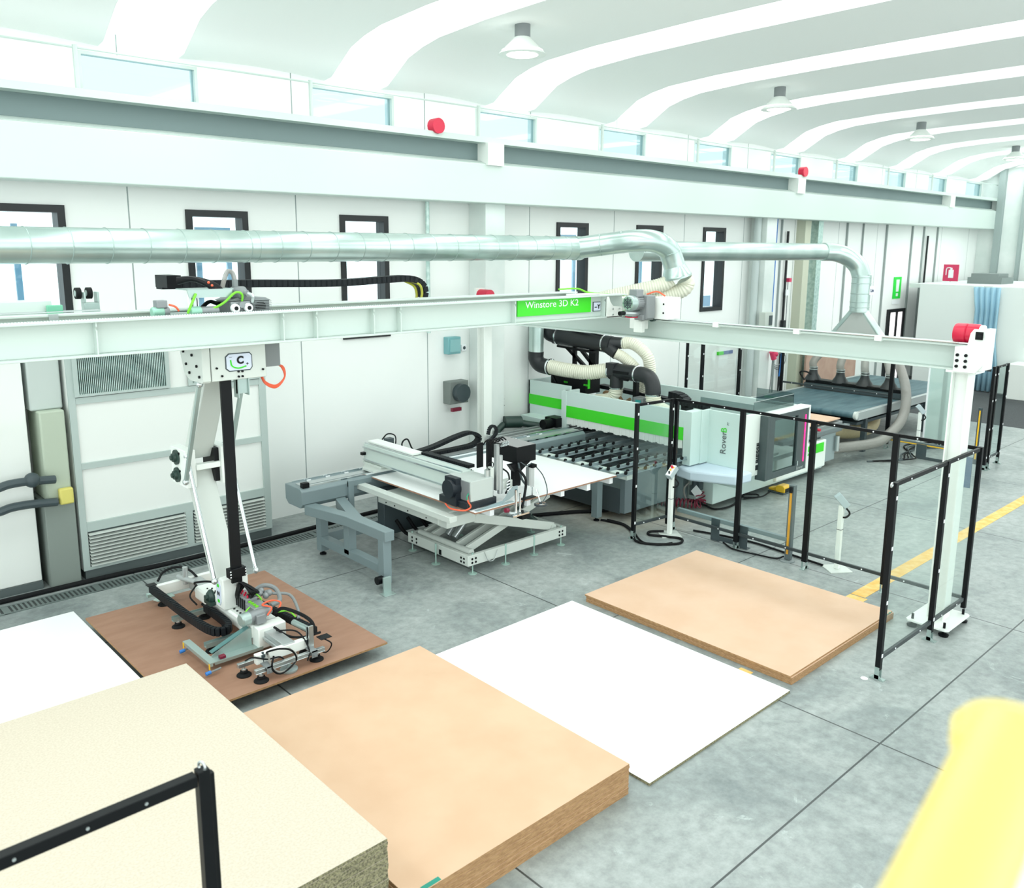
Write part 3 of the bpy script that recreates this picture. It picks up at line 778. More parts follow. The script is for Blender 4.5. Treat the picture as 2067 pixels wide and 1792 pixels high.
# ================================================================ CRANE TROLLEY with folding arm
tl = thing('crane_trolley', 'trolley on the crane bridge with folding arm down to the gripper', 'crane trolley', (3.6, 8.25, 3.0))
YT = 8.1
tb = MB().prism([(3.45, 2.85), (4.02, 2.85), (4.02, 3.2), (3.45, 3.2)], 'y', 7.98, 8.5)
hb = obj('trolley_housing', tb, cream, tl, bevel=.008)
obj('cheek_plate', MB().prism([(7.98, 3.2), (8.5, 3.2), (8.5, 3.1), (8.42, 2.9), (8.3, 2.84), (8.0, 2.84), (7.98, 2.86)], 'x', 3.36, 3.44), cream, hb, bevel=.004)
bs = MB()
for y, z in ((8.05, 2.9), (8.1, 3.0), (8.35, 3.0), (8.2, 3.1), (8.4, 3.12), (8.28, 2.92)): bs.cyl((3.36, y, z), (3.345, y, z), .014, n=8)
for x, z in ((3.55, 2.9), (3.72, 2.88), (3.76, 2.88), (3.72, 2.93), (3.76, 2.93), (3.98, 2.93), (3.5, 2.98)): bs.cyl((x, 7.98, z), (x, 7.965, z), .011, n=8)
obj('housing_bolt', bs, black, hb)
st = obj('rotation_sticker', MB().prism([(3.6, 2.97), (3.63, 2.945), (3.84, 2.945), (3.86, 2.97), (3.86, 3.08), (3.84, 3.105), (3.63, 3.105), (3.6, 3.08)], 'y', 7.97, 7.98), lavender, tl)
obj('sticker_border', MB().prism([(3.59, 2.965), (3.625, 2.935), (3.845, 2.935), (3.87, 2.965), (3.87, 3.085), (3.845, 3.115), (3.625, 3.115), (3.59, 3.085)], 'y', 7.974, 7.981), dgrey, st)
text('C', .1, (3.705, 7.968, 3.01), (1, 0, 0), (0, 0, 1), black, st, bold=.004)
text('–', .05, (3.63, 7.968, 3.065), (1, 0, 0), (0, 0, 1), black, st)
text('+', .05, (3.8, 7.968, 2.985), (1, 0, 0), (0, 0, 1), black, st)
obj('green_arrow', MB().tube(bez([(3.64, 7.967, 3.05), (3.655, 7.967, 2.99), (3.72, 7.967, 2.965), (3.8, 7.967, 2.98)], 6), .007, 6), green, st)
obj('control_box', MB().box(4.04, 4.24, 8.1, 8.35, 2.93, 3.2), midgrey, tl, bevel=.004)
for i in range(3):
    obj('orange_cable', MB().tube(bez([(4.02, 8.1 + .02 * i, 2.88), (4.06, 8.1, 2.78 - .01 * i), (4.18, 8.1, 2.73 - .012 * i), (4.29, 8.12, 2.8), (4.3 - .01 * i, 8.15, 2.9), (4.24, 8.18, 2.94)], 6), .009, 6), orange, tl)
obj('zinc_channel', MB().box(3.72, 3.84, 8.02, 8.05, 2.7, 2.86).box(3.72, 3.73, 8.0, 8.1, 2.66, 2.86).box(3.83, 3.84, 8.0, 8.1, 2.68, 2.86), zinc, tl)
# arm (folds in the Y-Z plane)
E_ = V((3.6, 8.82, 1.87)); T_ = V((3.6, 8.3, 2.86)); B_ = V((3.6, 8.3, .72))
up_ = V((1, 0, 0))
def limb(a, b, w0, th):
    m = MB(); a = V(a); b = V(b); m.bar(a, b, th, w0, up=(1, 0, 0)); return m
ua = limb(T_, E_ + V((0, -.02, .1)), .24, .16)
obj('upper_arm', ua, cream, tl, bevel=.01)
la = limb(E_ + V((0, -.02, -.08)), B_, .24, .16)
obj('lower_arm', la, cream, tl, bevel=.01)
el = MB().box(3.38, 3.49, 8.6, 8.98, 1.66, 2.06).box(3.75, 3.85, 8.56, 8.94, 1.66, 2.06).box(3.49, 3.75, 8.58, 8.66, 1.84, 1.9)
ej = obj('elbow_joint', el, white, tl, bevel=.006)
obj('elbow_pad', MB().box(3.7, 3.75, 8.62, 8.92, 1.68, 2.04), black, ej)
for z in (1.96, 1.77):
    bg_ = obj('bearing', MB().lathe((3.38, 8.82, z), (-1, 0, 0), [(.08, 0), (.08, .02), (.05, .022), (.045, .05), (.025, .052), (.025, .07)], 18), greenp, ej)
    obj('bearing_bolt', MB().cyl((3.41, 8.75, z + .05), (3.37, 8.75, z + .05), .014, n=8).cyl((3.41, 8.89, z - .05), (3.37, 8.89, z - .05), .014, n=8), black, bg_)
for sx in (3.38, 3.83):
    a = V((sx, 8.12, 2.82)); b = V((sx, 8.62, 1.73))
    r1 = obj('guide_rod', MB().bar(a, b, .035, .035), zinc, tl)
    obj('rod_end', MB().ball(a, .035), steel, r1); obj('rod_end', MB().ball(b, .035), steel, r1)
    a = V((sx + .03, 8.62, 2.0)); b = V((sx + .03, 8.12, .78))
    r1 = obj('guide_rod', MB().cyl(a, b, .02, n=12), chrome, tl)
    obj('rod_end', MB().ball(a, .035), steel, r1); obj('rod_end', MB().ball(b, .035), steel, r1)
# widen the belt: flat strap
obj('lifting_strap', MB().box(3.555, 3.665, 8.03, 8.06, .74, 2.86), black, tl)
sc_ = obj('strap_clamp', MB().box(3.52, 3.7, 8.0, 8.09, .8, .9), black, tl, bevel=.006)
cb_ = MB()
for x in (3.53, 3.69):
    for z in (.82, .85, .88): cb_.ball((x, 7.995, z), .01, 8, 6)
obj('clamp_bolt', cb_, chrome, sc_)
# top of the trolley
obj('carriage', MB().box(3.2, 4.2, 8.02, 8.5, 3.2, 3.5), mat('carriage_grey', (170, 184, 180), .45), tl, bevel=.006)
tr2 = obj('cable_tray', MB().box(3.3, 3.75, 8.05, 8.35, 3.73, 3.74).prism([(3.28, 3.735), (3.72, 3.735), (3.72, 3.66), (3.3, 3.66)], 'y', 8.03, 8.045).box(3.72, 3.735, 8.045, 8.35, 3.66, 3.735), zinc, tl)
obj('tray_post', MB().box(3.32, 3.345, 8.1, 8.13, 3.5, 3.73).box(3.37, 3.395, 8.1, 8.13, 3.5, 3.73), signw, tr2)
obj('chain_anchor', MB().box(3.26, 3.4, 8.45, 8.75, 3.74, 3.86), black, tl)
hm = MB()
for i in range(7):
    hm.tube(bez([(3.3, 8.3, 3.8 + .012 * (i % 3)), (3.42, 8.22, 3.83), (3.52 + .01 * i, 8.12, 3.78), (3.6 + .008 * i, 8.06, 3.7)], 6), .028, 8)
obj('cable_bundle', hm, black, tl)
hm = MB()
for i in range(4): hm.ball((3.52 + .028 * i, 8.09 - .01 * i, 3.8 - .03 * i), .014, 8, 6)
obj('cable_markers', hm, orange, tl)
obj('green_cable', MB().tube(bez([(3.45, 8.05, 3.52), (3.62, 8.02, 3.6), (3.74, 8.0, 3.7), (3.82, 8.02, 3.68), (3.83, 8.05, 3.6)], 6), .012, 6), gcable, tl)
obj('green_cable', MB().tube(bez([(3.36, 8.02, 3.7), (3.3, 8.0, 3.6), (3.27, 8.02, 3.52)], 6), .012, 6), gcable, tl)
fl = obj('vacuum_filter', MB().lathe((3.84, 8.12, 3.69), (0.5, -1, 0), [(.03, -.1), (.06, -.08), (.065, -.04), (.065, .05), (.03, .07), (.03, .1)], 20), midgrey, tl)
obj('filter_neck', MB().cyl((3.82, 8.16, 3.75), (3.82, 8.16, 3.82), .03, n=14), midgrey, fl)
obj('clear_hose', MB().tube(bez([(3.82, 8.16, 3.8), (3.8, 8.16, 3.88), (3.75, 8.16, 3.9), (3.71, 8.16, 3.82), (3.68, 8.16, 3.72)], 8), .022, 10), clearhose, fl)
obj('elbow_hose', MB().tube(bez([(3.88, 8.05, 3.69), (3.93, 8.02, 3.66), (3.93, 8.04, 3.6)], 6), .02, 8), steel, fl)
pm = obj('vacuum_pump', MB().box(3.72, 4.15, 8.1, 8.4, 3.48, 3.61).prism([(3.7, 3.61), (4.16, 3.61), (4.1, 3.64), (3.95, 3.655), (3.8, 3.645)], 'y', 8.08, 8.42), midgrey, tl, bevel=.006)
obj('fan_opening', MB().cyl((4.05, 8.099, 3.55), (4.05, 8.092, 3.55), .055, n=24), black, pm)
lv = MB()
for i in range(7): lv.box(3.95, 4.16, 8.075, 8.085, 3.5 + .016 * i, 3.506 + .016 * i)
obj('pump_grille', lv, midgrey, pm)
for x in (3.73, 3.865):
    wv = obj('support_roller', MB().lathe((x, 8.02, 3.55), (0, -1, 0), [(.04, 0), (.045, .02), (.04, .05), (.022, .052)], 18), signw, tl)
    obj('roller_centre', MB().cyl((x, 7.968, 3.55), (x, 7.96, 3.55), .02, n=12), black, wv)
obj('roller_plate', MB().box(3.7, 3.9, 8.02, 8.04, 3.5, 3.61).cyl((3.8, 8.02, 3.58), (3.8, 7.98, 3.58), .03, n=14), castal, tl)
for x0, x1, y in ((3.3, 3.58, 8.06), (3.0, 3.16, 8.2)):
    m2 = obj('drive_motor', MB().lathe((x0 + .08, y, 3.53), (1, 0, 0), [(.04, 0), (.045, .01), (.045, x1 - x0 - .08)], 18), castal, tl)
    obj('motor_cowl', MB().lathe((x0, y, 3.53), (1, 0, 0), [(.04, 0), (.05, .01), (.05, .1), (.046, .11)], 18), mat('mint_cowl', (150, 200, 180), .35, .2), m2)
    if x0 < 3.2: obj('terminal_box', MB().box(3.04, 3.14, 8.16, 8.26, 3.57, 3.64), castal, m2, bevel=.006)
obj('orange_cable', MB().tube(bez([(3.15, 8.15, 3.6), (3.19, 8.1, 3.58), (3.22, 8.1, 3.54)], 6), .01, 6), orange, tl)
hm = MB()
for i in range(4): hm.tube(bez([(3.5, 8.3, 3.52), (3.6, 8.3, 3.6), (3.7, 8.3 + .02 * i, 3.58), (3.78, 8.3, 3.56 - .01 * i)], 6), .02, 6)
obj('cable_loop', hm, black, tl)
# energy chain along the bridge
ch = MB()
cp = bez([(3.35, 8.9, 3.75), (4.3, 8.9, 3.745), (5.4, 8.9, 3.725), (6.1, 8.9, 3.75), (6.45, 8.9, 3.755), (6.64, 8.9, 3.69), (6.69, 8.9, 3.58), (6.66, 8.9, 3.47)], 14)
chain(ch, cp, .16, .08, (0, 1, 0), .07)
eo = obj('energy_chain', ch, chainm, tl)
obj('chain_cables', MB().tube(bez([(6.45, 8.88, 3.735), (6.58, 8.82, 3.68), (6.62, 8.82, 3.58), (6.6, 8.82, 3.48)], 6), .016, 6).tube(bez([(6.4, 8.9, 3.73), (6.54, 8.88, 3.66), (6.58, 8.88, 3.56), (6.57, 8.88, 3.48)], 6), .016, 6), mat('yellow_green_cable', (170, 170, 60), .5), eo)

# ================================================================ VACUUM GRIPPER
gp = thing('vacuum_gripper', 'white suction gripper frame with black cups standing on the brown board', 'gripper', (3.65, 8.2, .148))
BZ = .1485
def cup(x, y, r=.07, z=BZ, top=.24, par=gp):
    c = obj('suction_cup', MB().lathe((x, y, z), (0, 0, 1), [(r, 0), (r, .008), (r * .8, .02), (r * .45, .03), (r * .55, .035), (r * .5, .05), (r * .2, .055)], 24), rubber, par)
    obj('cup_stem', MB().cyl((x, y, z + .05), (x, y, top), .012, n=10).cyl((x, y, z + .05), (x, y, z + .065), .024, n=10), steel, c)
    return c
mbm = MB().box(3.54, 3.84, 7.62, 9.0, .28, .42)
mb_ = obj('main_beam', mbm, white, gp, bevel=.02)
bs = MB()
for i in range(9): bs.cyl((3.6, 7.7 + .07 * i, .42), (3.6, 7.7 + .07 * i, .428), .012, n=8)
for i in range(7): bs.cyl((3.62 + .02 * (i % 3), 8.65 + .03 * i, .42), (3.62 + .02 * (i % 3), 8.65 + .03 * i, .428), .01, n=8)
obj('beam_bolt', bs, black, mb_)
# mast box carrying the arm
ms = obj('mast_box', MB().box(3.5, 3.78, 8.14, 8.34, .42, .76), white, gp, bevel=.015)
obj('mast_knob', MB().cyl((3.66, 8.14, .68), (3.66, 8.12, .68), .03, n=14), steel, ms)
st = obj('axis_sticker', MB().prism([(8.19, .5), (8.22, .46), (8.26, .46), (8.29, .5), (8.29, .68), (8.26, .72), (8.22, .72), (8.19, .68)], 'x', 3.493, 3.5), lavender, ms)
text('N', .07, (3.492, 8.265, .565), (0, -1, 0), (0, 0, 1), black, st)
obj('green_mark', MB().box(3.488, 3.493, 8.22, 8.26, .66, .69).box(3.488, 3.493, 8.22, 8.26, .49, .52), green, st)
bg_ = obj('bearing', MB().lathe((3.5, 8.42, .5), (-1, 0, 0), [(.075, 0), (.075, .02), (.05, .05), (.03, .055), (.03, .08)], 18), greenp, gp)
obj('bearing_foot', MB().box(3.44, 3.5, 8.34, 8.5, .42, .46), greenp, bg_)
# sliding aluminium profile and end beams
obj('slide_profile', MB().box(3.62, 3.74, 7.1, 7.62, .27, .38).box(3.6, 3.62, 7.1, 7.62, .3, .33), alum, gp, bevel=.004)
obj('rear_profile', MB().box(3.6, 3.74, 9.0, 9.3, .29, .4), alum, gp, bevel=.004)
obj('front_box', MB().box(3.56, 3.86, 7.5, 7.66, .2, .42), white, gp, bevel=.012)
for (x0, x1, y, z0, z1, lbl) in ((3.33, 3.9, 7.12, .27, .37, 'end_beam'), (3.25, 3.95, 9.36, .28, .4, 'end_beam')):
    e = obj(lbl, MB().box(x0, x1, y - .03, y + .03, z0, z1), white, gp, bevel=.008)
# front cup bar
fbm = obj('front_cup_bar', MB().box(3.27, 4.0, 6.99, 7.03, .235, .275).box(3.27, 4.0, 6.985, 6.99, .235, .24), steel, gp, bevel=.003)
obj('rear_cup_bar', MB().box(3.2, 4.0, 7.2, 7.24, .24, .28), steel, gp, bevel=.003)
for x in (3.4, 3.87):
    k = obj('clamp', MB().box(x - .035, x + .035, 6.96, 7.1, .275, .285).box(x - .03, x + .03, 6.96, 6.97, .22, .285).cyl((x, 6.96, .245), (x, 6.95, .245), .012, n=8), midgrey, fbm)
    obj('clamp_rod', MB().cyl((x, 7.1, .285), (x, 7.1, .38), .012, n=8).cyl((x, 7.1, .33), (x, 7.1, .36), .024, n=8), dgrey, k)
cup(3.33, 7.01); cup(3.26, 7.22); cup(3.93, 7.04); cup(3.93, 7.24)
for x, y in ((3.25, 7.9), (3.5, 7.85), (3.78, 7.85), (3.22, 8.68), (3.52, 8.72), (3.82, 8.7), (3.33, 9.36), (3.36, 9.52), (3.9, 9.4), (3.7, 9.05)): cup(x, y, .068)
obj('round_magnet', MB().lathe((3.62, 7.02, BZ), (0, 0, 1), [(.08, 0), (.085, .01), (.085, .022), (.02, .03), (.02, .09)], 24), mat('pale_steel_disc', (170, 186, 186), .4, .4), gp)
# cross channels with cups
for y in (7.88, 8.7):
    chn = MB().box(3.17, 3.56, y - .03, y + .03, .215, .22).box(3.17, 3.56, y - .03, y - .026, .22, .265).box(3.17, 3.56, y + .026, y + .03, .22, .265)
    obj('cross_channel', chn, zinc, gp)
obj('rear_cup_plate', MB().prism([(3.25, 9.3), (3.45, 9.34), (3.45, 9.44), (3.3, 9.44), (3.22, 9.38)], 'z', .22, .23).box(3.2, 3.5, 9.48, 9.54, .225, .26), galv, gp)
# sensor bar on the left
sb = obj('sensor_bar', MB().box(3.02, 3.05, 7.42, 8.06, .235, .27).box(3.05, 3.09, 7.42, 8.06, .262, .27), zinc, gp)
for y in (7.43, 8.04):
    obj('yellow_tag', MB().box(3.015, 3.02, y - .012, y + .012, .2, .26), yellow, sb)
    obj('blue_sensor', MB().cyl((3.02, y - .02, .19), (2.97, y - .02, .185), .018, n=10), blue, sb)
    obj('sensor_body', MB().cyl((3.02, y - .02, .19), (3.12, y - .02, .2), .01, n=8), midgrey, sb)
gs = MB().prism([(3.1, .22), (3.54, .22), (3.54, .4), (3.5, .4), (3.14, .25)], 'y', 7.62, 7.63).box(3.1, 3.6, 7.5, 7.63, .215, .22).box(3.1, 3.6, 7.495, 7.5, .2, .23)
obj('gusset_bracket', gs, zinc, gp)
obj('gusset_top', MB().bar((3.13, 7.66, .26), (3.52, 7.66, .41), .06, .008), mat('teal_zinc', (96, 140, 140), .4, .4), gp)
obj('red_valve', MB().box(3.17, 3.23, 7.53, 7.58, .22, .25), redhose, gp, bevel=.005)
obj('spring', MB().tube([(3.42 + .022 * math.cos(i * .8), 7.98 + .022 * math.sin(i * .8), .2 + .0022 * i) for i in range(70)], .006, 6), black, gp)
# motor and valve block
vb = obj('valve_block', MB().box(3.62, 3.74, 7.86, 8.12, .46, .6).box(3.6, 3.76, 7.66, 7.86, .45, .57), castal, gp, bevel=.006)
vv = MB()
for i in range(5): vv.box(3.612, 3.62, 8.08 - .045 * i, 8.1 - .045 * i, .47, .58)
obj('valve_slot', vv, black, vb)
vv = MB()
for i in range(6): vv.cyl((3.65 + .03 * (i % 2), 7.9 + .035 * i, .6), (3.65 + .03 * (i % 2), 7.9 + .035 * i, .625), .01, n=8)
obj('fitting', vv, red, vb)
vv = MB()
for i in range(4): vv.box(3.63, 3.66, 7.68 + .05 * i, 7.7 + .05 * i, .57, .585)
obj('green_connector', vv, gcable, vb)
gm = obj('gripper_motor', MB().lathe((3.45, 7.64, .5), (1, .1, 0), [(.02, 0), (.06, .003), (.065, .02), (.065, .09), (.058, .095), (.058, .24), (.04, .3), (.03, .34)], 22), castal, gp)
obj('motor_cowl', MB().lathe((3.44, 7.64, .5), (1, .1, 0), [(.055, 0), (.067, .012), (.067, .09), (.064, .1)], 22), zinc, gm)
obj('terminal_box', MB().box(3.58, 3.68, 7.56, 7.62, .44, .53), castal, gm, bevel=.006)
hm = MB()
for i in range(12):
    hm.tube(bez([(3.66, 8.14, .46 + .008 * i), (3.6, 8.06 - .006 * i, .6 + .012 * (i % 4)), (3.62 + .014 * (i % 5), 7.99, .75 - .014 * (i % 5)), (3.66 + .012 * (i % 6), 7.9 - .01 * i, .68), (3.67 + .012 * (i % 6), 7.9 + .015 * i - .04, .6)], 8), .011, 6)
obj('cable_loops', hm, black, gp)
obj('grey_hose', MB().tube(bez([(3.78, 8.1, .55), (3.9, 8.05, .62), (4.0, 7.98, .58), (3.98, 7.85, .5), (3.84, 7.78, .5)], 8), .024, 10), midgrey, gp)
obj('grey_hose', MB().tube(bez([(3.95, 7.95, .55), (4.1, 7.86, .52), (4.08, 7.66, .44), (4.0, 7.5, .4)], 8), .016, 8), midgrey, gp)
hm = MB()
for i in range(6): hm.ball((3.82 + .04 * (i % 3), 8.02 - .05 * (i // 2), .56 + .02 * (i % 2)), .035, 10, 8)
obj('valve_cluster', hm, castal, gp)
obj('orange_cable', MB().tube(bez([(3.7, 7.58, .5), (3.76, 7.6, .56), (3.7, 7.68, .58), (3.82, 7.72, .58), (3.9, 7.68, .55), (3.84, 7.62, .5)], 8), .009, 6), orange, gp)
obj('green_cable', MB().tube(bez([(3.68, 7.95, .62), (3.74, 7.9, .62), (3.76, 7.82, .56), (3.6, 7.75, .56), (3.52, 7.7, .54)], 8), .008, 6), gcable, gp)
obj('green_cable', MB().tube(bez([(3.82, 7.66, .47), (3.94, 7.6, .47), (3.98, 7.52, .42)], 8), .008, 6), gcable, gp)
# energy chains beside the beam
ch = MB()
cp = bez([(3.2, 9.35, .38), (3.22, 8.9, .36), (3.24, 8.4, .34), (3.28, 8.0, .33), (3.36, 7.88, .33), (3.46, 7.95, .33), (3.48, 8.2, .33), (3.48, 8.6, .33)], 12)
chain(ch, cp, .075, .06, (0, 0, 1), .045)
obj('energy_chain', ch, chainm, gp)
ch = MB()
cp = bez([(3.92, 8.6, .33), (3.95, 8.1, .34), (3.98, 7.6, .36), (4.02, 7.2, .36)], 12)
chain(ch, cp, .075, .06, (0, 0, 1), .045)
obj('energy_chain', ch, chainm, gp)
obj('chain_end_plate', MB().box(3.98, 4.1, 7.02, 7.12, .34, .345).box(3.16, 3.26, 9.34, 9.42, .41, .416), black, gp)
# vertical plate, cylinder and curly hoses at the front end
obj('front_post', MB().box(3.86, 3.92, 7.06, 7.08, .24, .5).box(3.86, 3.865, 7.04, 7.1, .24, .5), steel, gp)
obj('pneumatic_cylinder', MB().cyl((3.9, 7.42, .42), (3.93, 7.12, .42), .03, n=14), zinc, gp)
obj('handle_chain', MB().tube(bez([(3.8, 7.6, .5), (3.84, 7.5, .56), (3.92, 7.3, .54), (3.95, 7.14, .5), (3.95, 7.1, .4)], 8), .018, 8), rubber, gp)
hm = MB()
hm.tube(bez([(3.7, 7.45, .42), (3.78, 7.3, .35), (3.9, 7.2, .34), (4.05, 7.15, .36)], 8), .012, 6)
hm.tube(bez([(3.45, 7.1, .34), (3.4, 7.0, .42), (3.5, 6.94, .44), (3.62, 6.94, .38), (3.66, 6.95, .26), (3.5, 6.94, .19), (3.42, 6.96, .26), (3.46, 7.0, .36)], 8), .009, 6)
hm.tube(bez([(3.27, 7.2, .3), (3.3, 7.1, .36), (3.42, 7.05, .32), (3.55, 7.05, .3), (3.6, 7.02, .24)], 8), .008, 6)
hm.tube(bez([(3.7, 7.4, .4), (3.82, 7.2, .42), (3.84, 7.02, .3), (3.8, 6.98, .2)], 8), .008, 6)
hm.tube(bez([(4.02, 7.05, .34), (4.08, 7.0, .28), (4.03, 7.02, .2), (3.95, 7.05, .24)], 8), .007, 6)
obj('air_hoses', hm, black, gp)
hm = MB().tube(bez([(3.44, 7.08, .36), (3.43, 6.98, .26), (3.5, 6.95, .2), (3.62, 6.95, .22), (3.68, 6.97, .3), (3.66, 7.08, .34)], 8), .011, 8)
obj('clear_hose', hm, clearhose, gp)
obj('rear_hose', MB().tube(bez([(3.3, 9.42, .42), (3.4, 9.5, .48), (3.55, 9.5, .5), (3.66, 9.42, .46), (3.7, 9.3, .4)], 8), .014, 7), black, gp)
obj('rear_hose', MB().tube(bez([(3.55, 8.95, .44), (3.5, 8.85, .52), (3.62, 8.7, .54), (3.7, 8.55, .48)], 8), .012, 7), black, gp)
obj('rear_hose', MB().tube(bez([(3.54, 8.95, .44), (3.45, 8.9, .36), (3.48, 8.8, .28)], 8), .01, 6), black, gp)
obj('rear_cylinder', MB().cyl((3.56, 9.28, .36), (3.56, 9.28, .56), .03, n=14).cyl((3.52, 9.4, .42), (3.6, 9.1, .42), .03, n=12), alum, gp)
# ================================================================ SCISSOR LIFT TABLE
sl = thing('scissor_lift', 'pale grey scissor lift table carrying the white board', 'lift table', (7.55, 8.6, 0))
fr_ = MB()
X0, X1, Y0, Y1 = 6.68, 8.5, 8.0, 9.3
fr_.box(X0, X1, Y0, Y0 + .06, .12, .26).box(X0, X1, Y1 - .06, Y1, .12, .26)
fr_.box(X0, X0 + .06, Y0 + .06, Y1 - .06, .12, .26).box(X1 - .06, X1, Y0 + .06, Y1 - .06, .12, .26)
bf_ = obj('base_frame', fr_, cream, sl, bevel=.006)
hl = MB()
for x in (6.75, 6.81, 8.36, 8.42):
    for z in (.16, .21): hl.cyl((x, Y0, z), (x, Y0 - .004, z), .016, n=10)
for y in (8.08, 8.14, 9.1, 9.2):
    for z in (.16, .21): hl.cyl((X0, y, z), (X0 - .004, y, z), .016, n=10)
hl.box(X0 - .004, X0, 8.55, 8.6, .13, .2)
obj('bolt_hole', hl, black, bf_)
for x, y in ((6.64, 8.62), (6.78, 8.03), (7.33, 8.0), (7.86, 8.0), (8.42, 8.03), (6.72, 9.25), (7.6, 9.3), (8.45, 9.27), (8.48, 8.7)):
    f = MB().lathe((x, y, 0), (0, 0, 1), [(.06, 0), (.06, .006), (.015, .012), (.009, .014), (.009, .13), (.014, .13), (.014, .28)], 16)
    obj('levelling_foot', f, mat('pale_zinc', (176, 206, 196), .35, .4), sl)
rol = obj('cross_roller', MB().cyl((6.82, 8.1, .25), (6.82, 9.2, .25), .05, n=16), cream, sl)
obj('cross_roller', MB().cyl((8.35, 8.1, .25), (8.35, 9.2, .25), .05, n=16), cream, sl)
for y in (8.22, 8.42, 8.95, 9.12):
    obj('scissor_arm', MB().bar((6.85, y, .26), (8.35, y, .84 if False else .72), .05, .1), cream, sl, bevel=.006)
for y in (8.14, 9.2):
    obj('scissor_arm', MB().bar((8.36, y, .26), (6.9, y, .7), .05, .12), cream, sl, bevel=.006)
for y in (8.65, 8.8):
    cy_ = obj('hydraulic_cylinder', MB().cyl((6.98, y, .28), (7.2, y, .5), .045, n=16), steel, sl)
    obj('piston_rod', MB().cyl((7.2, y, .5), (7.36, y, .66), .02, n=12), chrome, cy_)
obj('hydraulic_cylinder', MB().cyl((8.25, 8.35, .28), (7.9, 8.35, .56), .05, n=16), greenp, sl)
obj('hanging_wire', MB().tube(bez([(6.95, 7.99, .26), (7.0, 7.97, .14), (7.1, 7.97, .13), (7.18, 7.99, .24)], 6), .005, 6), steel, sl)
obj('platform', MB().box(6.4, 8.95, 8.25, 9.6, .68, .82).box(6.42, 6.9, 8.1, 8.3, .66, .8), cream, sl, bevel=.01)
bsx = MB()
for y in (8.5, 8.9, 9.2, 9.4):
    for z in (.72, .78): bsx.cyl((6.4, y, z), (6.393, y, z), .01, n=8)
obj('platform_bolt', bsx, black, sl)
i = 0
for x, y0 in ((6.34, 7.87), (6.86, 7.74), (7.5, 7.74), (8.14, 7.74), (8.62, 7.7), (9.12, 7.72)):
    obj('support_bar', MB().box(x - .06 if x < 6.4 else x - .035, x + .06 if x < 6.4 else x + .035, y0, 10.0 if x < 6.4 else 9.9, .822 if x < 6.4 else .83, .895 if x < 6.4 else .928), signw if x > 6.4 else cream, sl, bevel=.004)
tag(obj('white_board', board_mb(6.53, 9.19, 7.68, 9.94, .93, .02), [whitetop, brown_mat]), 'white board with brown edge lying on the scissor lift table', 'board')
for p in ((6.53, 9.9), (6.55, 7.68), (8.3, 7.68)):
    pass

# ================================================================ LABELLING LOADER (grey frame with white beam)
ld = thing('panel_loader', 'blue-grey loading frame with white cross beam and black head', 'loading machine', (7.5, 9.6, 0))
bm_ = MB().prism([(9.98, .97), (9.93, .93), (9.93, .76), (9.98, .7), (10.3, .7), (10.38, .76), (10.38, .97)], 'x', 5.42, 11.0)
lb_ = obj('long_beam', bm_, gpaint, ld, bevel=.008)
for y in (10.0, 10.33):
    obj('linear_rail', MB().box(5.5, 11.0, y - .012, y + .012, .97, .995), chrome, lb_)
obj('rail_rack', MB().box(5.5, 11.0, 10.1, 10.24, .97, .978), alum, lb_)
clp = MB()
for i in range(16): clp.box(5.7 + .3 * i, 5.76 + .3 * i, 10.27, 10.29, .97, .985)
obj('rail_clip', clp, signw, lb_)
obj('end_stop', MB().box(5.46, 5.56, 9.96, 10.04, .97, 1.04), black, lb_, bevel=.006)
obj('beam_side_bracket', MB().box(6.12, 6.2, 9.88, 9.93, .1, .97).box(6.12, 6.5, 9.9, 9.93, .88, .96), gpaint, ld, bevel=.004)
obj('cable_slots', MB().box(6.95, 7.05, 9.925, 9.93, .86, .92).box(7.12, 7.22, 9.925, 9.93, .86, .92), black, lb_)
# left portal leg frame (runs along Y)
for y, xx in ((9.95, 5.72), (9.25, 5.72), (8.4, 5.68)):
    z0 = .06 if y != 9.25 else .2
    obj('leg', MB().box(xx - .06, xx + .06, y - .06, y + .06, z0, .66), gpaint, ld, bevel=.006)
obj('lower_rail', MB().box(5.66, 5.78, 8.46, 9.89, .16, .27), gpaint, ld, bevel=.006)
yb = MB().prism([(5.62, 8.3), (5.76, 8.3), (5.78, 9.05), (6.08, 9.93), (5.93, 9.93), (5.72, 9.35), (5.62, 9.93), (5.45, 9.93), (5.6, 9.15)], 'z', .62, .75)
obj('forked_arm', yb, gpaint, ld, bevel=.006)
for x, y in ((5.72, 9.95), (5.66, 8.36), (9.62, 8.42), (9.62, 9.9), (7.0, 10.15)):
    obj('levelling_foot', MB().lathe((x, y, 0), (0, 0, 1), [(.045, 0), (.045, .02), (.02, .03), (.02, .07)], 16), black, ld)
obj('floor_bracket', MB().box(5.55, 5.66, 8.24, 8.27, 0, .2).box(5.5, 5.66, 8.14, 8.27, 0, .008), zinc, ld, bevel=.003)
obj('bracket_roller', MB().cyl((5.52, 8.35, .14), (5.6, 8.35, .14), .05, n=16), black, ld)
obj('rear_rail', MB().box(5.78, 6.9, 9.95, 10.08, .14, .28), gpaint, ld, bevel=.006)
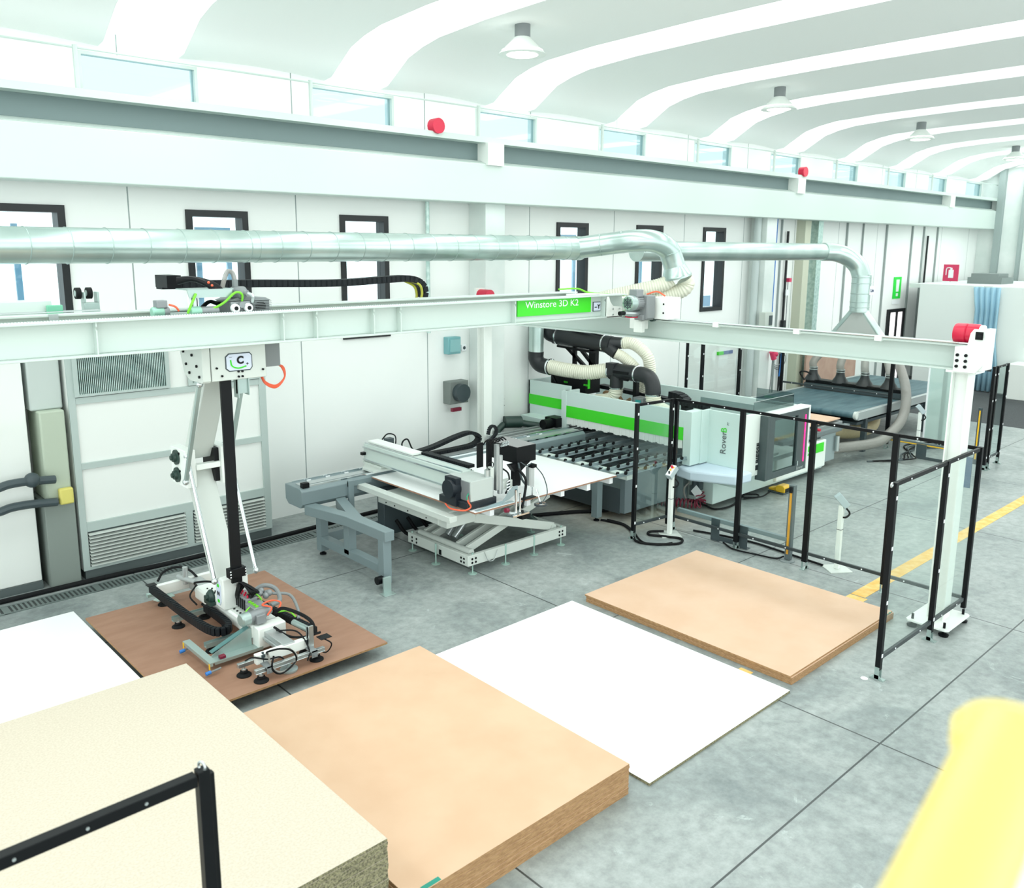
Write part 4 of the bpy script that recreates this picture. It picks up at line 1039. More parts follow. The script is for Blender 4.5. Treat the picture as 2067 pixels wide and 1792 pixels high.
# right portal leg
obj('leg', MB().box(9.56, 9.68, 8.36, 8.48, .06, .86), gpaint, ld, bevel=.006)
obj('leg', MB().box(9.56, 9.68, 9.84, 9.96, .06, .8), gpaint, ld, bevel=.006)
obj('lower_rail', MB().box(9.57, 9.67, 8.48, 9.84, .48, .6), gpaint, ld, bevel=.006)
obj('leg_plate', MB().box(9.0, 9.05, 9.3, 9.7, .0, .8), gpaint, ld, bevel=.004)
obj('leg', MB().box(6.94, 7.06, 10.05, 10.25, .06, .72), dgrey, ld, bevel=.006)
obj('electric_cabinet', MB().box(6.6, 7.6, 9.75, 9.92, .1, .78), dgrey, ld, bevel=.01)
hs = MB()
for i in range(5): hs.tube(bez([(6.8 + .2 * i, 9.75, .3), (6.9 + .2 * i, 9.6, .1), (7.2 + .2 * i, 9.5, .06 + .02 * i), (7.5 + .2 * i, 9.6, .12), (7.7 + .2 * i, 9.75, .4)], 6), .025, 8)
obj('cable_loom', hs, rubber, ld)
# cross beam (along Y)
ca = obj('carriage_plate', MB().prism([(6.55, 9.92), (7.15, 9.92), (7.15, 10.42), (6.75, 10.42), (6.55, 10.2)], 'z', .998, 1.03), cream, ld, bevel=.004)
cbm = MB().box(6.72, 6.95, 8.2, 10.42, 1.06, 1.32)
cb2 = obj('cross_beam', cbm, mint, ld, bevel=.006)
obj('linear_rail', MB().box(6.7, 6.72, 8.2, 10.42, 1.08, 1.1).box(6.7, 6.72, 8.2, 10.42, 1.26, 1.28).box(6.74, 6.76, 8.2, 10.42, 1.32, 1.335).box(6.9, 6.92, 8.2, 10.42, 1.32, 1.335), chrome, cb2)
obj('beam_cover', MB().box(6.78, 6.96, 9.3, 10.4, 1.33, 1.36), white, cb2, bevel=.004)
obj('beam_pedestal', MB().box(6.7, 7.0, 9.95, 10.42, 1.03, 1.06), cream, cb2)
ch = MB(); chain(ch, [V((6.98, 9.3, 1.34)), V((7.0, 8.3, 1.34))], .1, .04, (1, 0, 0), .04)
obj('energy_chain', ch, chainm, cb2)
obj('limit_switch', MB().box(6.66, 6.72, 10.36, 10.42, 1.16, 1.2), black, cb2)
# chain on the long beam
ch = MB(); cp = bez([(7.5, 10.32, 1.06), (7.9, 10.32, 1.1), (8.4, 10.32, 1.2), (8.68, 10.32, 1.22), (8.85, 10.32, 1.12), (8.75, 10.32, 1.02), (8.4, 10.32, 1.0), (7.7, 10.32, 1.0)], 12)
chain(ch, cp, .12, .05, (0, 1, 0), .05)
obj('energy_chain', ch, chainm, ld)
hm = MB().tube(bez([(7.35, 10.3, 1.05), (7.32, 10.3, 1.25), (7.42, 10.3, 1.3), (7.5, 10.3, 1.15), (7.6, 10.3, 1.06)], 6), .012, 6).tube(bez([(7.0, 10.35, 1.35), (7.1, 10.35, 1.42), (7.2, 10.3, 1.38), (7.2, 10.3, 1.2)], 6), .01, 6)
obj('air_hoses', hm, black, ld)
obj('valve_box', MB().box(7.1, 7.22, 10.36, 10.46, 1.1, 1.34), dgrey, ld, bevel=.005)
# head: grey box, black motor, base, bracket
gb = obj('printer_box', MB().box(6.56, 6.93, 7.8, 8.3, 1.05, 1.31), mat('box_grey', (186, 194, 190), .4), ld, bevel=.006)
obj('box_base', MB().box(6.5, 6.98, 7.79, 8.36, .96, 1.05).box(6.93, 6.98, 7.85, 8.36, 1.05, 1.28), mat('navy_black', (24, 32, 40), .4), gb, bevel=.008)
mc = obj('motor_cover', MB().cyl((6.42, 8.08, 1.19), (6.558, 8.08, 1.19), .115, n=28), mat('navy_black', (24, 32, 40), .4), gb)
obj('cover_backplate', MB().box(6.47, 6.556, 7.98, 8.2, .97, 1.33), mat('navy_black', (24, 32, 40), .4), mc)
obj('connector_plate', MB().box(6.55, 6.56, 7.82, 7.98, 1.06, 1.3), castal, gb)
obj('orange_cable', MB().tube(bez([(6.4, 8.1, 1.0), (6.36, 7.95, .98), (6.45, 7.8, .97), (6.54, 7.78, 1.0), (6.5, 7.78, 1.08), (6.54, 7.84, 1.12)], 8), .011, 6), orange, gb)
obj('green_cable', MB().tube(bez([(6.56, 7.84, 1.16), (6.5, 7.8, 1.12), (6.54, 7.78, 1.0)], 6), .01, 6), mat('teal_cable', (40, 140, 110), .5), gb)
bk = MB().prism([(6.58, .955), (7.05, .99), (7.22, 1.14), (7.3, 1.14), (7.3, 1.05), (7.16, .99), (7.0, .955)], 'y', 7.74, 7.752).box(6.58, 7.2, 7.7, 7.752, .953, .96)
obj('swan_bracket', bk, mat('light_steel_blue', (160, 178, 182), .35, .3), ld)
bx = obj('black_cover', MB().box(7.43, 7.78, 7.9, 8.5, 1.37, 1.59), black, ld, bevel=.008)
obj('cover_top', MB().box(7.44, 7.77, 7.91, 8.49, 1.59, 1.596), mat('pale_grey_top', (150, 150, 150), .6), bx)  # top face in a paler grey than the black sides
obj('cover_funnel', MB().prism([(7.3, 1.38), (7.66, 1.38), (7.5, 1.28), (7.48, 1.08), (7.38, 1.08), (7.38, 1.28)], 'y', 7.88, 7.96), black, bx)
obj('vertical_plate', MB().box(6.84, 6.94, 8.0, 8.02, 1.4, 1.72).box(7.0, 7.07, 7.98, 8.02, 1.0, 1.72), black, ld, bevel=.004)
ch = MB(); cp = bez([(6.98, 7.96, 1.74), (7.05, 7.96, 1.76), (7.13, 7.96, 1.84), (7.08, 7.96, 1.92), (7.01, 7.96, 1.9), (6.98, 7.96, 1.8)], 10); chain(ch, cp, .04, .03, (0, 1, 0), .025)
obj('energy_chain', ch, chainm, ld)
obj('lift_cylinder', MB().cyl((7.1, 7.86, 1.05), (7.1, 7.86, 1.55), .035, n=14).box(7.03, 7.08, 7.85, 7.9, 1.1, 1.7), alum, ld)
obj('label_unit', MB().box(6.92, 6.98, 7.84, 7.92, 1.28, 1.42), cream, ld, bevel=.004)
obj('label_bottle', MB().cyl((6.88, 7.86, 1.3), (6.88, 7.86, 1.4), .035, n=14), steel, ld)
obj('label_block', MB().box(7.1, 7.3, 7.84, 7.94, 1.1, 1.2), cream, ld, bevel=.004)
hm = MB()
for i in range(6): hm.tube(bez([(6.85 + .05 * i, 7.9, 1.72), (6.88 + .05 * i, 7.86, 1.78), (6.95 + .05 * i, 7.86, 1.74)], 5), .01, 6)
hm.tube(bez([(7.1, 7.9, 1.4), (7.22, 7.84, 1.3), (7.2, 7.8, 1.15), (7.14, 7.8, 1.05)], 6), .012, 6)
hm.tube(bez([(7.36, 7.8, 1.34), (7.42, 7.72, 1.2), (7.38, 7.7, 1.0), (7.3, 7.66, .86)], 6), .018, 7)
hm.torus((6.92, 7.84, 1.45), (0, 1, .2), .05, .006, 16, 6)
obj('air_hoses', hm, black, ld)
hm = MB()
for i in range(8): hm.cyl((7.08 + .03 * (i % 4), 7.82, 1.68 + .03 * (i // 4)), (7.08 + .03 * (i % 4), 7.78, 1.7 + .03 * (i // 4)), .012, n=8)
for i in range(6): hm.cyl((7.16, 7.8, 1.0 + .04 * i), (7.2, 7.78, 1.02 + .04 * i), .012, n=8)
obj('fittings', hm, chrome, ld)
pf = obj('pusher_cylinder', MB().cyl((7.1, 7.56, .86), (7.1, 7.56, 1.16), .018, n=12).cyl((7.17, 7.56, .86), (7.17, 7.56, 1.1), .014, n=12).box(7.0, 7.28, 7.5, 7.62, .83, .85), chrome, ld)
obj('pusher_pad', MB().box(7.16, 7.3, 7.5, 7.6, .77, .83), black, pf)
obj('red_knob', MB().cyl((6.92, 7.56, .93), (6.97, 7.56, .92), .03, n=12), redhose, pf)
obj('silver_hose', MB().tube(bez([(6.95, 7.56, .92), (7.0, 7.56, .88), (7.08, 7.56, .86)], 6), .018, 8), alum, pf)
sc2 = obj('suction_cylinder', MB().cyl((7.56, 7.74, 1.08), (7.56, 7.74, 1.34), .035, n=4).box(7.5, 7.54, 7.74, 7.8, 1.1, 1.34), alum, ld)
obj('cylinder_cap', MB().box(7.52, 7.6, 7.7, 7.78, 1.34, 1.38), black, sc2)
obj('piston_rod', MB().cyl((7.56, 7.74, .9), (7.56, 7.74, 1.1), .009, n=8), chrome, sc2)
obj('suction_disc', MB().lathe((7.56, 7.58, .86), (0, 0, 1), [(.085, 0), (.085, .02), (.075, .025), (.02, .03), (.02, .05)], 24), mat('disc_rubber', (60, 66, 68), .7), sc2)
obj('disc_plate', MB().cyl((7.56, 7.58, .88), (7.56, 7.58, .893), .07, n=24).cyl((7.56, 7.58, .89), (7.56, 7.66, 1.06), .01, n=8), chrome, sc2)
obj('air_hoses', MB().tube(bez([(7.58, 7.74, 1.38), (7.72, 7.7, 1.2), (7.72, 7.62, 1.0), (7.6, 7.58, .9)], 8), .007, 6).tube(bez([(7.46, 7.86, 1.4), (7.5, 7.78, 1.36), (7.55, 7.74, 1.4)], 6), .007, 6).tube(bez([(7.42, 7.86, 1.4), (7.44, 7.82, 1.2), (7.5, 7.8, 1.1)], 6), .014, 6), dgrey, sc2)
obj('rubber_flap', MB().box(7.32, 7.56, 7.66, 7.74, .955, .965), black, ld)

# ================================================================ CNC ROUTER
cn = thing('cnc_router', 'white routing machine with bright green band and black pipes', 'routing machine', (12.5, 8.5, 0))
hoodm = mat('hood_mint_white', (206, 224, 220), .35)
XH = 11.1
TZ = 1.61
h = MB()
h.box(XH, XH + .05, 7.93, 10.55, 1.34, TZ)                     # upper front panel
obj('hood_front', h, hoodm, cn, bevel=.004)
obj('green_band', MB().box(XH - .004, XH + .05, 7.93, 10.52, 1.135, 1.345), green, cn)
# strip curtain
cs = MB(); y = 7.95
while y < 10.5:
    zz = 1.0 + random.uniform(-.012, .012); cs.box(XH + .01 + random.uniform(0, .008), XH + .02, y, y + .043, zz, 1.15); y += .045
obj('strip_curtain', cs, white, cn)
obj('hood_corner_post', MB().box(XH - .01, XH + .08, 10.5, 10.62, .8, TZ).box(XH, XH + .35, 10.5, 10.54, TZ - .3, TZ), hoodm, cn, bevel=.004)
hl_ = obj('hood_left_panel', MB().box(11.3, 11.34, 10.6, 11.7, 1.0, 1.66).box(11.3, 12.0, 11.66, 11.7, .7, 1.66), hoodm, cn, bevel=.004)
obj('green_band', MB().box(11.296, 11.31, 10.62, 11.68, 1.2, 1.39), green, hl_)
obj('side_shelf', MB().box(11.0, 11.34, 10.62, 11.6, .9, 1.03), hoodm, cn, bevel=.008)
# rear and side walls of the hood tray
obj('hood_rear_wall', MB().box(13.25, 13.3, 7.2, 11.7, .95, 1.56), hoodm, cn, bevel=.004)
obj('gantry_top', MB().box(11.16, 12.3, 7.95, 10.5, 1.1, 1.3), mat('gantry_top_grey', (176, 188, 186), .5), cn, bevel=.02)
# right hand cabin panels
obj('cabin_panel', MB().box(XH, XH + .3, 7.78, 7.93, .74, TZ).box(XH + .25, XH + .5, 7.76, 7.8, .74, TZ), hoodm, cn, bevel=.004)
cp1 = obj('cabin_front', MB().box(XH + .45, XH + .5, 7.12, 7.8, .72, 1.6), hoodm, cn, bevel=.006)
dk = mat('logo_dark_grey', (92, 98, 100), .5)
r_ = text('Rover', .15, (XH + .445, 7.42, .92), (0, 0, 1), (0, 1, 0), dk, cp1)
text('B', .15, (XH + .445, 7.42, 1.27), (0, 0, 1), (0, 1, 0), green, cp1)
text('FT', .05, (XH + .445, 7.38, 1.4), (0, 0, 1), (0, 1, 0), dk, cp1)
sp_ = obj('cabin_side', MB().box(XH + .45, XH + .95, 7.08, 7.13, .58, 1.6), white, cn, bevel=.006)
text('BIESSE', .13, (XH + .88, 7.076, .78), (0, 0, 1), (-1, 0, 0), mat('logo_black', (30, 36, 40), .5), sp_, sx=.95, bold=.004)
obj('logo_square', MB().box(XH + .79, XH + .88, 7.072, 7.08, .67, .75), mat('logo_black', (30, 36, 40), .5), sp_)
# sliding door with dark frame
dfm = mat('door_frame_grey', (66, 78, 80), .35)
dr = obj('door_frame', MB().box(12.02, 12.18, 6.94, 7.0, .5, 1.55).box(12.9, 13.24, 6.94, 7.0, .5, 1.55).box(12.18, 12.9, 6.94, 7.0, .5, .6).box(12.18, 12.9, 6.94, 7.0, 1.46, 1.55), dfm, cn, bevel=.004)
obj('door_window', MB().box(12.18, 12.9, 6.965, 6.97, .6, 1.46), smokep, dr)
obj('door_side', MB().box(11.96, 12.02, 6.94, 7.12, .5, 1.55), dfm, dr)
obj('door_cap', MB().box(12.0, 13.28, 6.93, 7.12, 1.55, 1.585).box(13.24, 13.28, 6.93, 7.05, .5, 1.55), white, dr, bevel=.004)
obj('status_light', MB().box(13.13, 13.15, 6.93, 6.94, .64, 1.44), ledpink, dr)
obj('door_handle', MB().box(12.92, 12.95, 6.92, 6.94, .6, .68), chrome, dr)
text('Rover', .09, (12.93, 6.938, .52), (1, 0, 0), (0, 0, 1), alum, dr)
obj('machining_bench', MB().box(12.1, 13.6, 7.2, 7.7, .66, .74).box(12.2, 12.9, 7.25, 7.3, .74, .78), cream, cn, bevel=.01)
obj('acrylic_guard', MB().box(11.78, 13.0, 7.1, 7.106, 1.56, 1.78).box(13.0, 13.006, 7.1, 7.8, 1.56, 1.8).box(11.78, 11.786, 7.1, 8.1, 1.6, 1.74), smokep, cn)
obj('guard_edge', MB().box(11.78, 13.0, 7.098, 7.108, 1.78, 1.786), alum, cn)
# cushion bumper
bp_ = MB().prism([(XH - .12, 7.95), (XH - .2, 7.62), (XH + .1, 6.98), (XH + .5, 6.95), (XH + .55, 7.8), (XH + .3, 7.98)], 'z', .56, .72)
obj('bumper_cushion', bp_, cushion, cn, bevel=.03)
obj('bumper_bracket', MB().box(XH + .35, XH + .5, 7.1, 7.7, .44, .56), hoodm, cn)
# body
obj('machine_base', MB().box(11.45, 15.05, 7.55, 7.78, .08, .62).box(11.45, 11.55, 7.78, 8.1, .08, .56), hoodm, cn, bevel=.01)
obj('base_cabinet', MB().box(11.6, 15.4, 7.8, 11.3, .1, .82), mat('cabinet_grey', (150, 164, 166), .45), cn, bevel=.01)
obj('front_cabinet', MB().box(9.9, 11.45, 8.1, 8.2, .12, .8), mat('table_side_grey', (104, 118, 122), .45), cn, bevel=.006)
obj('rear_cabinet', MB().box(9.9, 11.5, 8.2, 11.3, .1, .5), mat('table_side_dark', (66, 76, 80), .5), cn)
obj('machine_leg', MB().box(11.25, 11.4, 8.0, 8.12, 0, .7), gpaint, cn, bevel=.005)
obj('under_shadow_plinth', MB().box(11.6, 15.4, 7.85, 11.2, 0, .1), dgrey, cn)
vb = obj('service_unit', MB().box(11.3, 11.42, 7.72, 7.86, .3, .5).box(11.36, 11.44, 7.8, 7.95, .18, .34).cyl((11.3, 7.8, .3), (11.3, 7.8, .5), .035, n=12), dgrey, cn, bevel=.005)
obj('tag_plate', MB().obox((11.24, 7.72, .3), (.002, 0, 0), (0, .06, .05), (0, -.05, .06)), signw, vb)
obj('clear_hose', MB().tube(bez([(11.3, 7.9, .42), (11.22, 7.95, .3), (11.24, 7.9, .1), (11.28, 7.84, .04)], 6), .016, 8), clearhose, vb)
# outfeed end with green flash
oc = obj('outfeed_cabinet', MB().box(13.3, 15.06, 7.5, 7.62, .12, .64), white, cn, bevel=.02)
obj('green_flash', MB().box(14.22, 14.95, 7.49, 7.502, .43, .6), green, oc)
text('Rover', .09, (14.26, 7.487, .46), (1, 0, 0), (0, 0, 1), signw, oc)
obj('outfeed_table', MB().box(13.5, 15.9, 7.62, 10.2, .66, .86), midgrey, cn, bevel=.01)
obj('cable_duct', MB().box(13.5, 16.0, 7.52, 7.62, .74, .8), mat('grey_duct_rail', (110, 120, 122), .5), cn)
obj('red_button', MB().cyl((14.9, 7.62, .82), (14.9, 7.56, .82), .03, n=12), red, cn)
obj('tan_panel', MB().box(14.0, 15.85, 7.65, 9.6, .9, .92), tan2_mat, cn)
obj('end_cabinet', MB().box(15.1, 15.7, 7.64, 9.8, .12, .66), mat('cabinet_grey', (150, 164, 166), .45), cn, bevel=.01)
obj('table_sensor', MB().cyl((15.66, 7.58, .3), (15.66, 7.58, .6), .04, n=12), steel, cn)
# roller bars of the infeed table (along X) with small black wheels
YR = [7.86, 8.2, 8.56, 8.92, 9.28, 9.66, 10.05]
wheelmb = MB()
for yr in YR:
    rb = MB().box(9.42, 12.6, yr - .018, yr + .018, .84, .885).box(9.42, 12.6, yr - .03, yr + .03, .835, .842)
    ro = obj('roller_bar', rb, mat('roller_bar_grey', (140, 156, 160), .35, .3), cn, bevel=.002)
    x = 9.46; sd = 1
    while x < 11.0:
        wm = MB().cyl((x, yr + .018 * sd, .885), (x, yr + .042 * sd, .885), .028, n=12)
        obj('roller_wheel', wm, rubber, ro); x += .115; sd = -sd
for x in (9.62, 10.75):
    obj('cross_bar', MB().box(x, x + .16, 7.84, 10.2, .76, .835), mint if x < 10 else dgrey, cn, bevel=.004)
for i, (y, m_) in enumerate(((10.3, black), (10.42, alum), (10.52, black), (10.62, alum), (10.8, alum), (10.95, alum))):
    obj('guide_rail', MB().box(9.6 + .0 * i, 12.6, y - .03, y + .03, .86, .93), m_, cn)
obj('drive_unit', MB().cyl((10.75, 10.75, 1.0), (11.05, 10.75, 1.0), .09, n=18).box(10.95, 11.2, 10.6, 10.9, .93, 1.1), black, cn, bevel=.006)
obj('drive_unit', MB().cyl((10.3, 11.3, 1.02), (10.62, 11.2, 1.0), .11, n=18).tube(bez([(10.55, 11.2, 1.0), (10.75, 11.1, .95), (10.9, 11.0, .92)], 6), .06, 12).tube(bez([(10.3, 11.3, .98), (10.15, 11.3, .88), (10.05, 11.2, .8)], 6), .06, 12), greenp, cn)
# things inside the hood
bk_ = obj('black_box', MB().box(11.55, 11.95, 10.45, 11.35, 1.5, 1.86), black, cn, bevel=.008)
for yy in (11.0, 10.5):
    text('eco', .07, (11.545, yy, 1.66), (0, -1, 0), (0, 0, 1), green, bk_)
obj('green_tag', MB().box(11.6, 11.66, 10.443, 10.449, 1.6, 1.78), green, bk_)
ch = MB(); chain(ch, [V((12.15, 10.6, 1.58)), V((12.15, 8.2, 1.5))], .16, .07, (1, 0, 0), .06)
obj('energy_chain', ch, chainm, cn)
obj('gantry_post', MB().box(11.9, 11.98, 9.55, 9.63, 1.2, 1.98).box(11.85, 11.9, 11.0, 11.08, 1.2, 2.4).box(11.85, 11.95, 10.5, 10.66, 1.5, 2.36), black, cn)
obj('diagonal_stay', MB().bar((11.5, 11.35, 1.9), (11.42, 10.95, 1.5), .03, .03).bar((11.88, 11.25, 2.28), (11.88, 10.7, 1.9), .06, .06).bar((11.88, 10.9, 2.28), (11.88, 10.4, 1.86), .06, .06).bar((11.8, 11.4, 2.3), (11.8, 10.5, 2.26), .1, .04), black, cn)
hu = obj('control_unit', MB().box(11.75, 11.95, 9.28, 9.5, 1.36, 1.56), castal, cn, bevel=.01)
obj('display', MB().box(11.745, 11.75, 9.32, 9.44, 1.47, 1.52), mat('teal_display', (60, 160, 160), .3), hu)
obj('cable_clutter', MB().tube(bez([(11.8, 9.6, 1.5), (11.8, 9.75, 1.42), (11.8, 9.85, 1.5), (11.85, 10.0, 1.4)], 6), .03, 8).ball((11.75, 9.7, 1.42), .06).ball((11.85, 10.2, 1.5), .08), mat('brown_bits', (120, 92, 60), .6), cn)
ch = MB(); chain(ch, bez([(12.2, 9.0, 1.62), (12.2, 8.8, 1.6), (12.2, 8.66, 1.5), (12.2, 8.66, 1.36)], 6), .2, .12, (1, 0, 0), .07)
obj('chain_loop', ch, chainm, cn)
# extraction pipes
pm_ = mat('black_duct', (34, 37, 40), .42)
def ringclamp(c, ax, r, par): obj('ring_clamp', MB().lathe(V(c) - V(ax).normalized() * .015, ax, [(r, 0), (r + .008, .004), (r + .008, .026), (r, .03)], 28), chrome, par)
ex = thing('extraction_pipes', 'black extraction pipes with cream ribbed hoses above the router', 'pipes', (11.6, 10.4, 1.6))
gz = obj('metal_duct', MB().cyl((11.3, 11.5, 2.2), (11.3, 11.5, 2.62), .14, n=28).cyl((11.3, 11.5, 2.38), (11.3, 11.5, 2.4), .146, n=28), duct, ex)
obj('duct_top_bend', MB().tube(bez([(11.3, 11.5, 2.6), (11.32, 11.5, 2.8), (11.5, 11.48, 2.95), (11.9, 11.4, 3.1)], 8), .14, 24), duct, gz)
e1 = obj('black_elbow', MB().tube(bez([(11.3, 11.5, 2.22), (11.3, 11.5, 2.08), (11.32, 11.42, 1.98), (11.36, 11.28, 1.95), (11.38, 11.2, 1.95)], 8), .145, 24), pm_, ex)
ringclamp((11.38, 11.2, 1.95), (.05, -1, 0), .15, e1)
obj('ribbed_hose', hose(MB(), bez([(11.38, 11.2, 1.95), (11.45, 10.9, 1.92), (11.6, 10.5, 1.9), (11.75, 10.2, 1.95), (11.8, 10.08, 1.96)], 12), .125, .04, 24, .1), hosem, ex)
tp = obj('black_tee', MB().tube([(11.8, 10.1, 1.96), (11.8, 9.9, 1.97), (11.8, 9.45, 1.97)], .14, 28).cyl((11.8, 9.93, 1.95), (11.8, 9.93, 1.66), .12, n=28).box(11.66, 11.82, 9.9, 10.08, 1.9, 2.12), pm_, ex, bevel=.004)
ringclamp((11.8, 10.06, 1.96), (0, -1, 0), .145, tp); ringclamp((11.8, 9.45, 1.97), (0, -1, 0), .145, tp); ringclamp((11.8, 9.93, 1.66), (0, 0, -1), .12, tp)
bs = MB()
for y in (9.7, 9.6): bs.box(11.655, 11.66, y, y + .03, 1.9, 1.92).box(11.655, 11.66, y, y + .03, 1.98, 2.0)
obj('tee_strap', MB().box(11.65, 11.68, 9.55, 9.9, 1.95, 2.0).box(11.65, 11.68, 9.55, 9.75, 1.84, 1.88), black, tp)
e2 = obj('black_elbow', MB().tube(bez([(11.8, 9.46, 1.97), (11.8, 9.35, 1.97), (11.8, 9.2, 1.93), (11.8, 9.12, 1.82), (11.8, 9.1, 1.7), (11.8, 9.1, 1.66)], 8), .135, 28), pm_, ex)
ringclamp((11.8, 9.1, 1.64), (0, 0, -1), .13, e2)
obj('ribbed_hose', hose(MB(), bez([(11.8, 9.93, 1.66), (11.8, 9.95, 1.54), (11.8, 10.05, 1.44), (11.8, 10.2, 1.4), (11.8, 10.4, 1.36)], 10), .115, .036, 24, .1), hosem, ex)
obj('ribbed_hose', hose(MB(), bez([(11.8, 9.1, 1.64), (11.8, 9.08, 1.54), (11.8, 9.0, 1.44), (11.8, 8.85, 1.38), (11.8, 8.6, 1.32)], 10), .125, .038, 24, .1), hosem, ex)
bp1 = obj('black_pipe', MB().tube([(11.7, 11.42, 2.5), (11.75, 11.2, 2.49), (11.85, 10.5, 2.44), (11.9, 10.15, 2.42)], .155, 28).tube(bez([(11.6, 11.42, 2.66), (11.6, 11.45, 2.55), (11.7, 11.4, 2.5)], 6), .14, 24), pm_, ex)
ringclamp((11.71, 11.32, 2.5), (.15, -1, 0), .16, bp1); ringclamp((11.88, 10.3, 2.43), (.15, -1, 0), .16, bp1)
obj('pipe_plate', MB().box(11.7, 11.8, 10.6, 11.2, 2.64, 2.66).box(11.82, 11.9, 10.35, 10.6, 2.6, 2.64), black, bp1)
yp = obj('wye_branch', MB().cyl((11.88, 10.25, 2.44), (12.0, 9.95, 2.46), .13, .1, n=24).cyl((11.88, 10.25, 2.4), (11.86, 10.0, 2.26), .13, .1, n=24), pm_, ex)
ringclamp((12.0, 9.96, 2.46), (.2, -1, 0), .1, yp)
obj('ribbed_hose', hose(MB(), bez([(12.0, 9.96, 2.46), (12.05, 9.8, 2.46), (12.1, 9.62, 2.36), (12.15, 9.5, 2.2), (12.2, 9.5, 1.9), (12.2, 9.6, 1.5)], 12), .1, .034, 22, .1), hosem, ex)
obj('ribbed_hose', hose(MB(), bez([(11.86, 10.02, 2.28), (11.95, 9.9, 2.2), (12.05, 9.75, 2.05), (12.15, 9.68, 1.85), (12.2, 9.72, 1.5)], 12), .095, .034, 22, .1), hosem, ex)

# ================================================================ OVERHEAD DUCTS
def duct_run(name, pts, r, label, rings=.0, par=None, cat='duct'):
    o = obj(name, MB().tube(pts, r, 32), duct, par)
    if par is None: tag(o, label, cat)
    return o
md_ = duct_run('main_duct', [(-4, 10.5, 4.14), (11.3, 10.5, 4.14)], .2, 'big round spiral duct running across the photo above the crane bridge')
x = -.4
while x < 11.2:
    obj('duct_seam', MB().torus((x, 10.5, 4.14), (1, .12, 0), .2, .007, 32, 6), zinc, md_); x += .42
obj('duct_joint', MB().cyl((11.2, 10.5, 4.14), (11.36, 10.5, 4.14), .21, n=32), duct, md_)
obj('duct_joint', MB().cyl((5.2, 10.5, 4.14), (5.28, 10.5, 4.14), .206, n=32), duct, md_)
br1 = tag(obj('branch_duct', MB().tube(bez([(11.25, 10.5, 4.14), (11.6, 10.0, 4.22), (11.75, 9.55, 4.27), (12.0, 9.35, 4.26), (12.25, 9.25, 4.14), (12.35, 9.22, 3.98), (12.4, 9.2, 3.85)], 8), .19, 32), duct), 'round duct branch rising from the main duct and bending down', 'duct')
cn_ = obj('reducer_cone', MB().lathe((12.38, 9.2, 3.92), (.25, -.1, -1), [(.17, 0), (.17, .04), (.25, .24), (.26, .25), (.26, .28)], 32), duct, br1)
for p, d in (((11.5, 10.12, 4.2), (.5, -.8, .1)), ((11.68, 9.78, 4.25), (.4, -.8, .1)), ((11.88, 9.44, 4.27), (.7, -.6, 0)), ((12.12, 9.3, 4.22), (.8, -.3, -.4)), ((12.3, 9.23, 4.08), (.3, -.1, -.9))):
    obj('duct_seam', MB().torus(p, d, .19, .006, 28, 6), duct, br1)
fh = thing('flexible_hoses', 'pair of cream ribbed hoses hanging from the round duct branch', 'hoses', (13.3, 9.7, 3.5))
obj('ribbed_hose', hose(MB(), bez([(12.58, 9.1, 3.62), (12.62, 9.08, 3.54), (12.55, 9.15, 3.42), (12.3, 9.5, 3.28), (12.0, 10.0, 3.14), (11.8, 10.6, 3.05), (11.6, 11.1, 3.0)], 12), .13, .045, 24, .09), hosem, fh)
obj('ribbed_hose', hose(MB(), bez([(12.36, 9.22, 3.62), (12.25, 9.34, 3.52), (11.95, 9.7, 3.4), (11.65, 10.2, 3.26), (11.4, 10.9, 3.05)], 12), .12, .045, 24, .09), hosem, fh)
rd = duct_run('rear_duct', [(12.7, 10.3, 4.09), (19.3, 10.0, 4.09)], .19, 'thinner round duct continuing right behind the branch and bending down')
obj('duct_bend', MB().tube(bez([(19.2, 10.0, 4.09), (19.55, 9.86, 4.07), (19.8, 9.66, 3.96), (19.96, 9.5, 3.76), (20.0, 9.4, 3.5)], 8), .21, 28), duct, rd)
obj('vertical_duct', MB().cyl((20, 9.4, 3.55), (20, 9.4, 2.68), .22, n=32), duct, rd)
for z in (3.5, 3.36, 3.12, 2.92, 2.8, 2.7): obj('duct_seam', MB().torus((20, 9.4, z), (0, 0, 1), .222, .008, 32, 6), zinc, rd)
pl = obj('duct_label', MB().box(19.98, 20.2, 9.17, 9.18, 3.1, 3.3), signw, rd)
text('Uni', .12, (20.0, 9.165, 3.16), (1, 0, 0), (0, 0, 1), mat('navy_text', (50, 60, 110), .5), pl)
hd = obj('distribution_hood', MB().prism([(9.5, 2.68), (9.3, 2.68), (8.84, 2.12), (9.94, 2.12)], 'x', 19.9, 20.12), mat('hood_steel', (196, 200, 196), .3, .3), rd)
for y0, y1 in ((9.52, 9.98), (9.28, 8.8)):
    obj('hood_leg', MB().cyl((20.0, y0, 2.7), (20.0, y1, 2.1), .1, n=20), duct, hd)
